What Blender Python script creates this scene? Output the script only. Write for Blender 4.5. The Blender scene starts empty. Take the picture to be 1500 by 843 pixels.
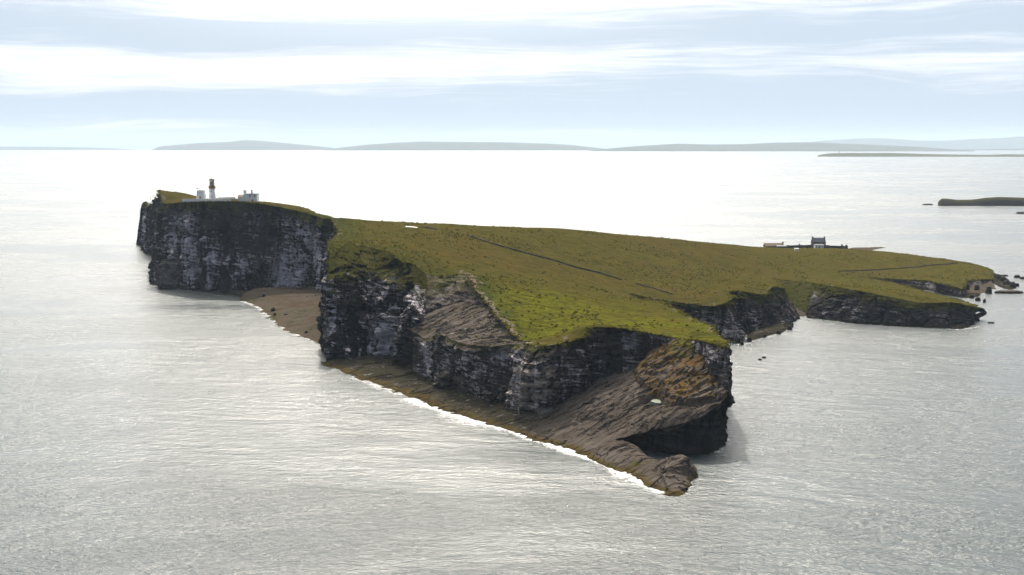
import bpy, math, random
import numpy as np
from mathutils import Vector
from mathutils.geometry import delaunay_2d_cdt

# ------------------------------------------------------------------ camera, sky, sun, exposure
SC = bpy.context.scene
COL = SC.collection
F, YH, CAMZ = 1810.0, 208.4, 110.0
PITCH = math.atan((421.5 - YH) / F)
cam = bpy.data.cameras.new("camera")
cam.sensor_width = 36.0
cam.lens = F / 1500.0 * 36.0
cam.clip_start, cam.clip_end = 1.0, 300000.0
camo = bpy.data.objects.new("camera", cam)
camo.location = (0, 0, CAMZ)
camo.rotation_euler = (math.pi / 2 - PITCH, 0, 0)
COL.objects.link(camo)
SC.camera = camo

SUN_EL, SUN_AZ = math.radians(49), math.radians(-5)      # azimuth from +Y towards +X
sun_dir = Vector((math.sin(SUN_AZ) * math.cos(SUN_EL), math.cos(SUN_AZ) * math.cos(SUN_EL), math.sin(SUN_EL)))
sl = bpy.data.lights.new("sun", 'SUN')
sl.energy = 4.3
sl.angle = math.radians(0.53)
sl.color = (1.0, 0.93, 0.82)
so = bpy.data.objects.new("sun", sl)
so.rotation_euler = sun_dir.to_track_quat('Z', 'Y').to_euler()
COL.objects.link(so)

SC.view_settings.view_transform = 'Standard'
SC.view_settings.look = 'None'
SC.view_settings.gamma = 1.0
SC.view_settings.exposure = 0.5
SC.view_settings.use_curve_mapping = False
SC.cycles.use_denoising = True
SC.cycles.denoising_prefilter = 'ACCURATE'
SC.cycles.max_bounces = 6
SC.cycles.volume_bounces = 0
SC.cycles.sample_clamp_indirect = 4.0


class N:
    """small node-tree writer"""
    def __init__(self, nt):
        self.nt = nt
        nt.nodes.clear()

    def new(self, t, ins=None, **props):
        n = self.nt.nodes.new(t)
        for k, v in props.items():
            setattr(n, k, v)
        for k, v in (ins or {}).items():
            self.set(n, k, v)
        return n

    def set(self, n, k, v):
        s = n.inputs[k]
        if isinstance(v, bpy.types.NodeSocket):
            self.nt.links.new(v, s)
        elif isinstance(v, bpy.types.Node):
            self.nt.links.new(v.outputs[0], s)
        else:
            if s.type == 'RGBA' and len(v) == 3:
                v = (*v, 1)
            s.default_value = v

    def math(self, op, a, b=None, c=None, clamp=False):
        n = self.new('ShaderNodeMath', operation=op, use_clamp=clamp)
        self.set(n, 0, a)
        if b is not None:
            self.set(n, 1, b)
        if c is not None:
            self.set(n, 2, c)
        return n.outputs[0]

    def mix(self, f, a, b, blend='MIX'):
        n = self.new('ShaderNodeMix', data_type='RGBA', blend_type=blend)
        self.set(n, 'Factor', f)
        self.set(n, 6, a)
        self.set(n, 7, b)
        return n.outputs[2]

    def ramp(self, v, lo, hi, a=0.0, b=1.0):
        n = self.new('ShaderNodeMapRange', {'Value': v, 'From Min': lo, 'From Max': hi, 'To Min': a, 'To Max': b})
        n.interpolation_type = 'SMOOTHSTEP'
        return n.outputs[0]

    def noise(self, vec, scale, detail=4, rough=0.55, dist=0.0, dim='3D'):
        n = self.new('ShaderNodeTexNoise', {'Scale': scale, 'Detail': detail, 'Roughness': rough, 'Distortion': dist}, noise_dimensions=dim)
        self.set(n, 'Vector', vec)
        return n.outputs[0]

    def map(self, vec, scale=(1, 1, 1), rot=(0, 0, 0), loc=(0, 0, 0)):
        if any(rot):
            q = self.new('ShaderNodeMapping', {'Rotation': rot})
            self.set(q, 'Vector', vec)
            vec = q.outputs[0]
            rot = (0, 0, 0)
        n = self.new('ShaderNodeMapping', {'Scale': scale, 'Rotation': rot, 'Location': loc})
        self.set(n, 'Vector', vec)
        return n.outputs[0]


def build_world():
    w = bpy.data.worlds.new("World")
    SC.world = w
    w.use_nodes = True
    g = N(w.node_tree)
    sky = g.new('ShaderNodeTexSky', sky_type='NISHITA', sun_disc=False, sun_elevation=SUN_EL, sun_rotation=SUN_AZ)
    sky.altitude = 110
    sky.air_density = 1.0
    sky.dust_density = 0.6
    tc = g.new('ShaderNodeTexCoord').outputs['Generated']
    sep = g.new('ShaderNodeSeparateXYZ', {0: tc})
    x, y, z = sep.outputs
    # thin layered cloud: long streaks, whiter in two broad banks
    warp = g.noise(g.map(tc, (2.2, 2.2, 14)), 1.0, 3)
    zz = g.math('ADD', z, g.math('MULTIPLY', g.math('SUBTRACT', warp, 0.5), 0.05))
    cv = g.new('ShaderNodeCombineXYZ')
    for i, s in enumerate((x, y, zz)):
        g.set(cv, i, s)
    n1 = g.noise(g.map(cv.outputs[0], (3.0, 3.0, 55)), 1.0, 7, 0.58)
    n2 = g.noise(g.map(cv.outputs[0], (9, 9, 170), loc=(3, 1, 7)), 1.0, 6, 0.6)
    n3 = g.noise(g.map(cv.outputs[0], (13, 13, 430), loc=(1, 5, 2)), 1.0, 5, 0.6)
    nn = g.math('ADD', g.math('ADD', g.math('MULTIPLY', n1, 0.45), g.math('MULTIPLY', n2, 0.33)), g.math('MULTIPLY', n3, 0.22))

    def bank(c, wd):
        d = g.math('DIVIDE', g.math('SUBTRACT', zz, c), wd)
        return g.math('EXPONENT', g.math('MULTIPLY', g.math('MULTIPLY', d, d), -1.0))
    leftness = g.ramp(x, -0.15, 0.28, 1.0, 0.12)
    b = g.math('MULTIPLY', bank(0.060, 0.015), leftness)
    b = g.math('MULTIPLY', b, 0.145)
    b = g.math('ADD', b, g.math('MULTIPLY', bank(0.124, 0.017), 0.16))
    b = g.math('SUBTRACT', b, g.math('MULTIPLY', bank(0.088, 0.012), 0.09))
    b = g.math('SUBTRACT', b, g.math('MULTIPLY', bank(0.022, 0.019), 0.13))
    white = g.ramp(g.math('ADD', nn, b), 0.42, 0.70)
    # cloud gets whiter towards the sun (forward scattering), thinner away from it
    dot = g.new('ShaderNodeVectorMath', operation='DOT_PRODUCT')
    g.set(dot, 0, tc)
    dot.inputs[1].default_value = sun_dir
    fw = g.ramp(dot.outputs['Value'], -0.5, 0.85)
    grey = g.mix(fw, (0.33, 0.72, 2.6), (8.0, 9.3, 10.8))
    wht = g.mix(fw, (0.8, 1.3, 3.0), (15.0, 15.2, 15.5))
    cl = g.mix(white, grey, wht)
    aure = g.ramp(dot.outputs['Value'], 0.70, 1.0, 1.0, 8.5)
    cl = g.mix(g.ramp(dot.outputs['Value'], 0.68, 0.86), cl, (12.9, 12.1, 10.9))
    cl = g.mix(1.0, cl, aure, 'MULTIPLY')
    cover = g.ramp(dot.outputs['Value'], -0.4, 0.6, 0.55, 0.95)
    col = g.mix(cover, sky.outputs[0], cl)
    bg = g.new('ShaderNodeBackground', {'Color': col, 'Strength': 0.06})
    out = g.new('ShaderNodeOutputWorld')
    g.nt.links.new(bg.outputs[0], out.inputs[0])


build_world()

# ------------------------------------------------------------------ photo-survey helpers: sight lines cut at a known height or distance
CP, SP = math.cos(PITCH), math.sin(PITCH)
RE2 = 2 * 6371000.0


def ray(x, y):
    dx, dy = (x - 750.0) / F, (421.5 - y) / F
    return np.array([dx, CP + dy * SP, -SP + dy * CP])


def W(x, y, z=0.0):
    d = ray(x, y)
    t = (z - CAMZ) / d[2]
    return np.array([0, 0, CAMZ]) + d * t


def Q(x, y, Y):
    d = ray(x, y)
    return np.array([0, 0, CAMZ]) + d * (Y / d[1])


def PL(x, y, p0, n):
    d = ray(x, y)
    o = np.array([0, 0, CAMZ])
    return o + d * (np.dot(np.array(p0) - o, n) / np.dot(d, n))


# ------------------------------------------------------------------ numpy noise
def _h(ix, iy, iz, seed):
    n = (ix.astype(np.int64) * 374761393 + iy.astype(np.int64) * 668265263 + iz.astype(np.int64) * 2147483647 + seed * 974634777) & 0xFFFFFFFF
    n = ((n ^ (n >> 13)) * 1274126177) & 0xFFFFFFFF
    n = ((n ^ (n >> 16)) * 2246822519) & 0xFFFFFFFF
    return ((n ^ (n >> 15)) & 0xFFFFFF) / float(0xFFFFFF)


def hsh(a, b=0, c=0, seed=0):
    a = np.asarray(a)
    return _h(a, np.broadcast_to(np.asarray(b), a.shape), np.broadcast_to(np.asarray(c), a.shape), seed)


def vnoise(x, y, z, seed=0):
    x, y, z = np.broadcast_arrays(np.asarray(x, float), np.asarray(y, float), np.asarray(z, float))
    ix, iy, iz = np.floor(x), np.floor(y), np.floor(z)
    fx, fy, fz = x - ix, y - iy, z - iz
    fx, fy, fz = (f * f * f * (f * (f * 6 - 15) + 10) for f in (fx, fy, fz))
    r = 0
    for a in (0, 1):
        for b in (0, 1):
            for c in (0, 1):
                r = r + _h(ix + a, iy + b, iz + c, seed) * (fx if a else 1 - fx) * (fy if b else 1 - fy) * (fz if c else 1 - fz)
    return r * 2 - 1


def fbm(x, y, z=0.0, seed=0, oct=4, gain=0.5):
    r, a, t = 0, 1.0, 0.0
    f = 1.0
    for i in range(oct):
        r = r + a * vnoise(np.asarray(x) * f + i * 17.3, np.asarray(y) * f - i * 9.1, np.asarray(z) * f + i * 5.7, seed + i)
        t += a
        a *= gain
        f *= 2.03
    return r / t


def sstep(v, lo, hi):
    t = np.clip((np.asarray(v, float) - lo) / (hi - lo), 0, 1)
    return t * t * (3 - 2 * t)


class RBF:
    def __init__(self, pts, smooth=0.0):
        p = np.array(pts, float)
        self.c = p[:, :2] / 100.0
        n = len(p)
        K = self._k(self.c)
        K[np.arange(n), np.arange(n)] += smooth
        P = np.hstack([np.ones((n, 1)), self.c])
        A = np.block([[K, P], [P.T, np.zeros((3, 3))]])
        self.w = np.linalg.lstsq(A, np.concatenate([p[:, 2], [0, 0, 0]]), rcond=None)[0]

    def _k(self, q):
        d2 = ((q[:, None, :] - self.c[None]) ** 2).sum(-1)
        return 0.5 * d2 * np.log(d2 + 1e-12)

    def __call__(self, x, y):
        q = np.stack([np.ravel(x), np.ravel(y)], 1) / 100.0
        out = np.empty(len(q))
        for i in range(0, len(q), 20000):
            s = q[i:i + 20000]
            out[i:i + 20000] = self._k(s) @ self.w[:-3] + self.w[-3] + s @ self.w[-2:]
        return out.reshape(np.shape(x))


def inside(poly, x, y):
    poly = np.asarray(poly)
    r = np.zeros(np.shape(x), bool)
    xj, yj = poly[-1]
    for xi, yi in poly:
        if yi != yj:
            c = ((yi > y) != (yj > y)) & (x < (xj - xi) * (y - yi) / (yj - yi) + xi)
            r ^= c
        xj, yj = xi, yi
    return r


def polydist(poly, x, y, closed=True):
    poly = np.asarray(poly, float)
    q = np.stack([np.ravel(x), np.ravel(y)], 1)
    best = np.full(len(q), 1e9)
    n = len(poly)
    for i in range(n if closed else n - 1):
        a, b = poly[i], poly[(i + 1) % n]
        ab = b - a
        t = np.clip(((q - a) @ ab) / max(ab @ ab, 1e-9), 0, 1)
        best = np.minimum(best, np.hypot(*(q - a - t[:, None] * ab).T))
    return best.reshape(np.shape(x))


def resample(pts, ds):
    p = np.asarray(pts, float)
    seg = np.r_[0, np.cumsum(np.linalg.norm(np.diff(p[:, :2], axis=0), axis=1))]
    n = max(2, int(round(seg[-1] / ds)) + 1)
    s = np.linspace(0, seg[-1], n)
    return np.stack([np.interp(s, seg, p[:, k]) for k in range(p.shape[1])], 1)


# ------------------------------------------------------------------ object helpers
def obj(name, verts, faces, mat, parent=None, smooth=True, attrs=None):
    me = bpy.data.meshes.new(name)
    me.from_pydata([tuple(v) for v in verts], [], [tuple(int(i) for i in f) for f in faces])
    for k, v in (attrs or {}).items():
        a = me.attributes.new(k, 'FLOAT', 'POINT')
        a.data.foreach_set('value', np.asarray(v, np.float32))
    if smooth:
        me.polygons.foreach_set('use_smooth', [True] * len(me.polygons))
    me.materials.append(mat)
    me.update()
    o = bpy.data.objects.new(name, me)
    COL.objects.link(o)
    if parent is not None:
        o.parent = parent
    return o


def struct(o, kind='structure'):
    o['kind'] = kind
    return o


def tag(o, label, cat, group=None):
    o['label'] = label
    o['category'] = cat
    if group:
        o['group'] = group
    return o


def thing(name, label, cat, loc, rotz=0.0, group=None):
    o = bpy.data.objects.new(name, None)
    COL.objects.link(o)
    o.location = tuple(loc)
    o.rotation_euler = (0, 0, rotz)
    o.empty_display_size = 0.5
    return tag(o, label, cat, group)


class MB:
    """collects simple solids; build() links them as one mesh object"""
    def __init__(self):
        self.v, self.f = [], []

    def add(self, v, f):
        b = len(self.v)
        self.v += [tuple(p) for p in v]
        self.f += [tuple(i + b for i in q) for q in f]
        return self

    def box(self, x0, x1, y0, y1, z0, z1, tx=0.0, ty=0.0):
        """tx, ty: how far each side of the top leans in"""
        v = [(x0, y0, z0), (x1, y0, z0), (x1, y1, z0), (x0, y1, z0), (x0 + tx, y0 + ty, z1), (x1 - tx, y0 + ty, z1), (x1 - tx, y1 - ty, z1), (x0 + tx, y1 - ty, z1)]
        return self.add(v, [(3, 2, 1, 0), (4, 5, 6, 7), (0, 1, 5, 4), (1, 2, 6, 5), (2, 3, 7, 6), (3, 0, 4, 7)])

    def lathe(self, prof, n=32, cx=0.0, cy=0.0):
        v, f = [], []
        for r, z in prof:
            for k in range(n):
                a = 2 * math.pi * k / n
                v.append((cx + r * math.cos(a), cy + r * math.sin(a), z))
        for i in range(len(prof) - 1):
            for k in range(n):
                f.append((i * n + k, i * n + (k + 1) % n, (i + 1) * n + (k + 1) % n, (i + 1) * n + k))
        f.append(tuple(range(n - 1, -1, -1)))
        f.append(tuple((len(prof) - 1) * n + k for k in range(n)))
        return self.add(v, f)

    def gable(self, x0, x1, y0, y1, z0, z1, over=0.0):
        """ridge along x"""
        ym = (y0 + y1) / 2
        v = [(x0, y0, z0), (x1, y0, z0), (x1, y1, z0), (x0, y1, z0), (x0, ym, z1), (x1, ym, z1)]
        return self.add(v, [(0, 1, 5, 4), (2, 3, 4, 5), (1, 2, 5), (3, 0, 4), (3, 2, 1, 0)])

    def roof(self, x0, x1, y0, y1, z0, z1, t=0.18):
        """two pitched sheets with thickness, ridge along x"""
        ym = (y0 + y1) / 2
        v, f = [], []
        for x in (x0, x1):
            v += [(x, y0, z0), (x, ym, z1), (x, y1, z0), (x, y1, z0 + t), (x, ym, z1 + t), (x, y0, z0 + t)]
        for i in range(6):
            j = (i + 1) % 6
            f.append((i, j, 6 + j, 6 + i))
        f += [(0, 5, 4, 1), (1, 4, 3, 2), (7, 10, 11, 6), (8, 9, 10, 7)]
        return self.add(v, f)

    def build(self, name, mat, parent=None, smooth=False):
        return obj(name, self.v, self.f, mat, parent, smooth)


# ------------------------------------------------------------------ materials
def mat(name):
    m = bpy.data.materials.new(name)
    m.use_nodes = True
    return m, N(m.node_tree)


def attr(g, name):
    return g.new('ShaderNodeAttribute', attribute_name=name).outputs['Fac']


def finish(g, col, rough=0.9, bump=None, dist=0.3, strength=0.8, spec=0.2):
    b = g.new('ShaderNodeBsdfPrincipled', {'Base Color': col, 'Roughness': rough, 'Specular IOR Level': spec})
    if bump is not None:
        bn = g.new('ShaderNodeBump', {'Strength': strength, 'Distance': dist, 'Height': bump})
        g.set(b, 'Normal', bn.outputs[0])
    o = g.new('ShaderNodeOutputMaterial')
    g.nt.links.new(b.outputs[0], o.inputs[0])
    return b


def geo(g):
    n = g.new('ShaderNodeNewGeometry')
    s = g.new('ShaderNodeSeparateXYZ', {0: n.outputs['Position']})
    nz = g.new('ShaderNodeSeparateXYZ', {0: n.outputs['Normal']})
    return n.outputs['Position'], s.outputs[2], nz.outputs[2]


def grass_colour(g, P, lush):
    a = g.noise(g.map(P, (0.008, 0.016, 0.01), rot=(0, 0, 0.3)), 1.0, 5, 0.6)
    b = g.noise(g.map(P, (0.035, 0.10, 0.05), rot=(0, 0, 0.25)), 1.0, 5, 0.65)
    c = g.noise(P, 0.45, 4, 0.7)
    col = g.mix(g.ramp(a, 0.35, 0.65), (0.060, 0.041, 0.010), (0.056, 0.045, 0.008))
    col = g.mix(g.ramp(b, 0.42, 0.72), col, (0.034, 0.030, 0.006))
    col = g.mix(g.math('MULTIPLY', g.ramp(g.math('ADD', b, g.math('MULTIPLY', lush, 0.25)), 0.5, 0.78), g.math('ADD', 0.15, g.math('MULTIPLY', lush, 0.85)), clamp=True), col, (0.078, 0.078, 0.004))
    col = g.mix(g.ramp(c, 0.40, 0.66, 0.0, 0.8), col, (0.026, 0.024, 0.006))
    tus = g.noise(g.map(P, (0.10, 0.22, 0.2), rot=(0, 0, 0.2)), 1.0, 6, 0.75)
    col = g.mix(g.ramp(tus, 0.46, 0.60, 0, 0.75), col, (0.020, 0.021, 0.0045))
    col = g.mix(g.math('MULTIPLY', lush, g.ramp(tus, 0.36, 0.48, 0.55, 0.0)), col, (0.020, 0.028, 0.004))
    c2 = g.noise(P, 0.9, 3, 0.6)
    col = g.mix(g.ramp(c2, 0.55, 0.75, 0, 0.35), col, (0.105, 0.088, 0.03))
    return col, c


def m_grass():
    m, g = mat("grass")
    P, z, nz = geo(g)
    col, c = grass_colour(g, P, attr(g, 'lush'))
    heath = attr(g, 'heath')
    hn = g.noise(g.map(P, (0.11, 0.11, 0.25)), 1.0, 5, 0.65)
    col = g.mix(g.math('MULTIPLY', heath, g.ramp(hn, 0.32, 0.55)), col, (0.022, 0.028, 0.007))
    # bare rock where the turf has worn off near the brink
    rk = attr(g, 'bare')
    rn = g.noise(g.map(P, (0.12, 0.12, 0.35)), 1.0, 6, 0.65)
    rcol = g.mix(g.noise(P, 0.7, 5, 0.7), (0.05, 0.038, 0.028), (0.16, 0.13, 0.105))
    f = g.ramp(g.math('ADD', rn, g.math('MULTIPLY', rk, 0.42)), 0.66, 0.76)
    col = g.mix(f, col, rcol)
    h = g.math('ADD', c, g.math('MULTIPLY', g.noise(P, 0.12, 5, 0.6), 2.2))
    finish(g, col, 0.95, h, 0.8, 0.75, 0.0)
    return m


def m_cliff():
    m, g = mat("cliff_rock")
    P, z, nz = geo(g)
    big = g.noise(P, 0.022, 4, 0.55)
    # bedding: dips gently to the west
    bed = g.map(P, (0.045, 0.045, 0.85), rot=(0.04, -0.16, 0))
    st = g.noise(bed, 1.0, 6, 0.68, 0.8)
    crk = g.noise(g.map(P, (0.30, 0.30, 0.035)), 1.0, 5, 0.65, 0.5)
    cleft = g.noise(g.map(P, (0.085, 0.085, 0.012)), 1.0, 4, 0.6, 0.6)
    col = g.mix(g.ramp(st, 0.3, 0.7), (0.009, 0.0085, 0.0095), (0.048, 0.042, 0.040))
    col = g.mix(g.ramp(crk, 0.52, 0.66, 0, 0.85), col, (0.010, 0.0095, 0.010))
    # guano-whitened ledges: bird rows along the beds, with runs below them
    gl = g.noise(g.map(P, (0.10, 0.10, 0.75), rot=(0.03, -0.10, 0)), 1.0, 6, 0.75, 0.8)
    gv = g.noise(g.map(P, (0.50, 0.50, 0.10)), 1.0, 4, 0.72)
    gg = attr(g, 'guano')
    gz = g.math('ADD', g.math('MULTIPLY', gl, 0.66), g.math('MULTIPLY', gv, 0.34))
    gz = g.math('ADD', gz, g.math('MULTIPLY', g.math('SUBTRACT', big, 0.5), 0.62))
    gz = g.math('SUBTRACT', gz, g.ramp(cleft, 0.50, 0.64, 0.0, 0.16))
    gf = g.math('MULTIPLY', g.ramp(gz, 0.512, 0.575), gg)
    col = g.mix(g.ramp(cleft, 0.54, 0.66, 0, 0.75), col, (0.009, 0.0085, 0.010))
    col = g.mix(g.math('MULTIPLY', gf, g.ramp(g.noise(P, 0.9, 4, 0.7), 0.25, 0.6, 0.35, 1.0)), col, (0.52, 0.48, 0.50))
    # turf and moss hanging over the brink and along the broad ledges
    hang = attr(g, 'hang')
    gr, c = grass_colour(g, P, 0.3)
    gr = g.mix(0.45, gr, (0.018, 0.024, 0.006))
    gn = g.noise(g.map(P, (0.15, 0.15, 0.22)), 1.0, 6, 0.7)
    gfx = g.math('ADD', g.math('ADD', g.math('MULTIPLY', hang, 0.62), g.math('MULTIPLY', gn, 0.65)), g.math('MULTIPLY', nz, 0.22))
    col = g.mix(g.ramp(gfx, 0.66, 0.80), col, gr)
    # pale clean rock in places
    pale = attr(g, 'pale')
    pn = g.noise(g.map(P, (0.15, 0.15, 0.6)), 1.0, 5, 0.7)
    col = g.mix(g.math('MULTIPLY', pale, g.ramp(pn, 0.38, 0.62)), col, (0.25, 0.21, 0.17))
    # dark tidal zone
    tz = g.math('ADD', z, g.math('MULTIPLY', g.noise(P, 0.25, 4), -3.0))
    col = g.mix(g.ramp(tz, -1.0, 1.6, 0.85, 0.0), col, (0.020, 0.017, 0.012))
    h = g.math('ADD', g.math('MULTIPLY', st, 1.3), g.math('ADD', g.math('MULTIPLY', crk, -1.0), g.noise(P, 0.8, 5, 0.65)))
    finish(g, col, 0.95, h, 0.8, 0.9, 0.0)
    return m


def m_slab():
    m, g = mat("slab_rock")
    P, z, nz = geo(g)
    a = g.noise(P, 0.05, 5, 0.6)
    # joints: two sets of long cracks
    bx = g.noise(g.map(P, (0.05, 0.30, 0.2), rot=(0, 0, -0.51)), 1.0, 7, 0.72, 0.5)
    fine = g.noise(g.map(P, (0.25, 0.9, 0.7), rot=(0, 0, -0.51)), 1.0, 6, 0.75)
    vo = g.new('ShaderNodeTexVoronoi', {'Scale': 1.0, 'Randomness': 0.9}, feature='DISTANCE_TO_EDGE')
    wv = g.new('ShaderNodeVectorMath', {1: (1.2, 1.2, 0)}, operation='MULTIPLY')
    g.set(wv, 0, g.new('ShaderNodeTexNoise', {'Vector': P, 'Scale': 0.12}).outputs['Color'])
    mp = g.map(P, (0.05, 0.20, 0.05), rot=(0, 0, -0.51))
    ad = g.new('ShaderNodeVectorMath', operation='ADD')
    g.set(ad, 0, mp)
    g.set(ad, 1, wv.outputs[0])
    g.set(vo, 'Vector', ad.outputs[0])
    crack = g.ramp(vo.outputs['Distance'], 0.0, 0.035)
    col = g.mix(g.ramp(a, 0.35, 0.65), (0.060, 0.049, 0.040), (0.094, 0.078, 0.067))
    col = g.mix(g.ramp(bx, 0.36, 0.56, 0.7, 0.0), col, (0.028, 0.022, 0.016))
    col = g.mix(g.ramp(fine, 0.5, 0.75, 0, 0.5), col, (0.135, 0.115, 0.096))
    col = g.mix(g.ramp(fine, 0.28, 0.46, 0.65, 0), col, (0.045, 0.038, 0.032))
    dk = attr(g, 'dark')
    col = g.mix(g.math('MULTIPLY', dk, g.ramp(bx, 0.35, 0.65, 1.0, 0.75)), col, (0.022, 0.021, 0.013))
    # orange and yellow lichen
    li = attr(g, 'lichen')
    ln = g.noise(g.map(P, (0.14, 0.35, 0.5), rot=(0, 0, -0.51)), 1.0, 7, 0.75)
    lc = g.mix(g.noise(P, 0.25, 4), (0.055, 0.036, 0.010), (0.125, 0.066, 0.007))
    col = g.mix(g.ramp(g.math('ADD', g.math('MULTIPLY', li, 0.40), ln), 0.72, 0.88, 0, 0.85), col, lc)
    mo = attr(g, 'moss')
    col = g.mix(g.ramp(g.math('ADD', g.math('MULTIPLY', mo, 0.42), g.noise(P, 0.16, 6, 0.7)), 0.70, 0.86, 0, 0.85), col, (0.062, 0.062, 0.012))
    gu = attr(g, 'guano')
    col = g.mix(g.math('MULTIPLY', gu, g.ramp(g.noise(P, 0.35, 5, 0.7), 0.60, 0.68)), col, (0.6, 0.57, 0.55))
    # weed belt above the water, darker wet rim
    tz = g.math('ADD', z, g.math('MULTIPLY', g.math('SUBTRACT', g.noise(P, 0.12, 5), 0.5), 2.2))
    weed = g.mix(g.noise(P, 0.3, 5, 0.7), (0.030, 0.023, 0.008), (0.085, 0.062, 0.022))
    col = g.mix(g.ramp(tz, 0.6, 1.5, 1.0, 0.0), col, g.mix(g.math('MULTIPLY', dk, 0.95), weed, (0.02, 0.018, 0.012)))
    col = g.mix(g.ramp(tz, -0.3, 0.7, 0.8, 0.0), col, (0.025, 0.020, 0.010))
    h = g.math('ADD', g.math('MULTIPLY', crack, 0.8), g.math('ADD', g.math('MULTIPLY', bx, 1.6), g.math('MULTIPLY', fine, 0.7)))
    col = g.mix(g.math('ADD', g.math('MULTIPLY', crack, 0.9), 0.1), (0.03, 0.025, 0.02), col)
    finish(g, col, 0.95, h, 0.7, 1.0, 0.0)
    return m


def m_beach():
    m, g = mat("beach_stone")
    P, z, nz = geo(g)
    a = g.noise(g.map(P, (0.035, 0.06, 0.1)), 1.0, 6, 0.7)
    b = g.noise(P, 0.6, 5, 0.7)
    col = g.mix(g.ramp(a, 0.35, 0.6), (0.042, 0.030, 0.018), (0.066, 0.054, 0.045))
    col = g.mix(g.ramp(a, 0.50, 0.60, 0, 0.85), col, (0.030, 0.030, 0.012))
    col = g.mix(g.ramp(b, 0.4, 0.7, 0, 0.6), col, (0.07, 0.055, 0.04))
    col = g.mix(g.ramp(z, -0.2, 0.8, 0.7, 0), col, (0.05, 0.038, 0.02))
    finish(g, col, 0.9, b, 0.6, 0.8, 0.0)
    return m


def m_water():
    m, g = mat("sea_water")
    P, z, nz = geo(g)
    # cat's paws: patches of smoother and rougher water
    pt = g.noise(g.map(P, (0.0022, 0.0060, 0), rot=(0, 0, 0.18)), 1.0, 5, 0.6, 0.6)
    pt2 = g.noise(g.map(P, (0.010, 0.028, 0), rot=(0, 0, -0.2)), 1.0, 4, 0.6, 0.4)
    patch = g.ramp(g.math('ADD', g.math('MULTIPLY', pt, 0.65), g.math('MULTIPLY', pt2, 0.35)), 0.32, 0.68)
    w1 = g.noise(g.map(P, (0.045, 0.13, 0), rot=(0, 0, 0.22)), 1.0, 3, 0.5, 0.3)
    w2 = g.noise(g.map(P, (0.16, 0.38, 0), rot=(0, 0, -0.12)), 1.0, 4, 0.6, 0.4)
    w3 = g.noise(g.map(P, (0.55, 1.1, 0), rot=(0, 0, 0.1)), 1.0, 4, 0.6, 0.2)
    h = g.math('ADD', g.math('MULTIPLY', w1, 2.2), g.math('ADD', g.math('MULTIPLY', w2, 1.5), g.math('MULTIPLY', w3, 0.9)))
    st = g.ramp(patch, 0.0, 1.0, 0.42, 0.85)
    bn = g.new('ShaderNodeBump', {'Strength': st, 'Distance': 1.0, 'Height': h})
    rough = g.ramp(patch, 0, 1, 0.19, 0.31)
    b = g.new('ShaderNodeBsdfPrincipled', {'Base Color': (0.018, 0.028, 0.030), 'Roughness': rough, 'IOR': 1.333, 'Specular IOR Level': 0.5, 'Normal': bn.outputs[0]})
    o = g.new('ShaderNodeOutputMaterial')
    g.nt.links.new(b.outputs[0], o.inputs[0])
    return m


def m_foam():
    m, g = mat("surf_foam")
    P, z, nz = geo(g)
    e = attr(g, 'edge')
    n = g.noise(g.map(P, (0.30, 0.30, 1)), 1.0, 7, 0.75, 1.2)
    n2 = g.noise(P, 0.9, 4, 0.7)
    v = g.math('ADD', g.math('MULTIPLY', e, 0.50), g.math('ADD', g.math('MULTIPLY', n, 0.85), g.math('MULTIPLY', n2, 0.35)))
    f = g.ramp(v, 0.88, 1.30, 0.0, 0.95)
    b = g.new('ShaderNodeBsdfPrincipled', {'Base Color': (0.82, 0.83, 0.82), 'Roughness': 0.7})
    t = g.new('ShaderNodeBsdfTransparent')
    mx = g.new('ShaderNodeMixShader', {0: f})
    g.nt.links.new(t.outputs[0], mx.inputs[1])
    g.nt.links.new(b.outputs[0], mx.inputs[2])
    o = g.new('ShaderNodeOutputMaterial')
    g.nt.links.new(mx.outputs[0], o.inputs[0])
    return m


def m_hill(name, c1, c2, c3, scale, rock=None):
    m, g = mat(name)
    P, z, nz = geo(g)
    a = g.noise(g.map(P, (scale, scale * 2.5, scale)), 1.0, 6, 0.65)
    b = g.noise(g.map(P, (scale * 4, scale * 9, scale * 4)), 1.0, 4, 0.6)
    col = g.mix(g.ramp(a, 0.35, 0.65), c1, c2)
    col = g.mix(g.ramp(b, 0.45, 0.65, 0, 0.7), col, c3)
    if rock:
        col = g.mix(g.ramp(nz, 0.55, 0.9, 1.0, 0.0), col, rock)
    finish(g, col, 0.95, spec=0.0)
    return m


def m_plain(name, c, var=0.25, rough=0.8, scale=0.8, spec=0.3, metal=0.0):
    m, g = mat(name)
    P, z, nz = geo(g)
    n = g.noise(g.map(P, (1, 1, 0.45)), scale, 6, 0.7)
    dark = tuple(v * (1 - var) for v in c)
    col = g.mix(g.ramp(n, 0.35, 0.7), c, dark)
    b = finish(g, col, rough, n, 0.05, 0.5, spec)
    b.inputs['Metallic'].default_value = metal
    return m


def m_masonry(name, c1, c2, c3, sc=1.0):
    m, g = mat(name)
    P, z, nz = geo(g)
    vo = g.new('ShaderNodeTexVoronoi', {'Scale': sc, 'Vector': g.map(P, (1.2, 1.2, 2.6))})
    n = g.noise(P, 0.35, 5, 0.65)
    col = g.mix(vo.outputs['Color'], c1, c2)
    col = g.mix(g.ramp(n, 0.5, 0.7, 0, 0.7), col, c3)
    finish(g, col, 0.92, vo.outputs['Distance'], 0.12, 0.8, 0.0)
    return m


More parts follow.
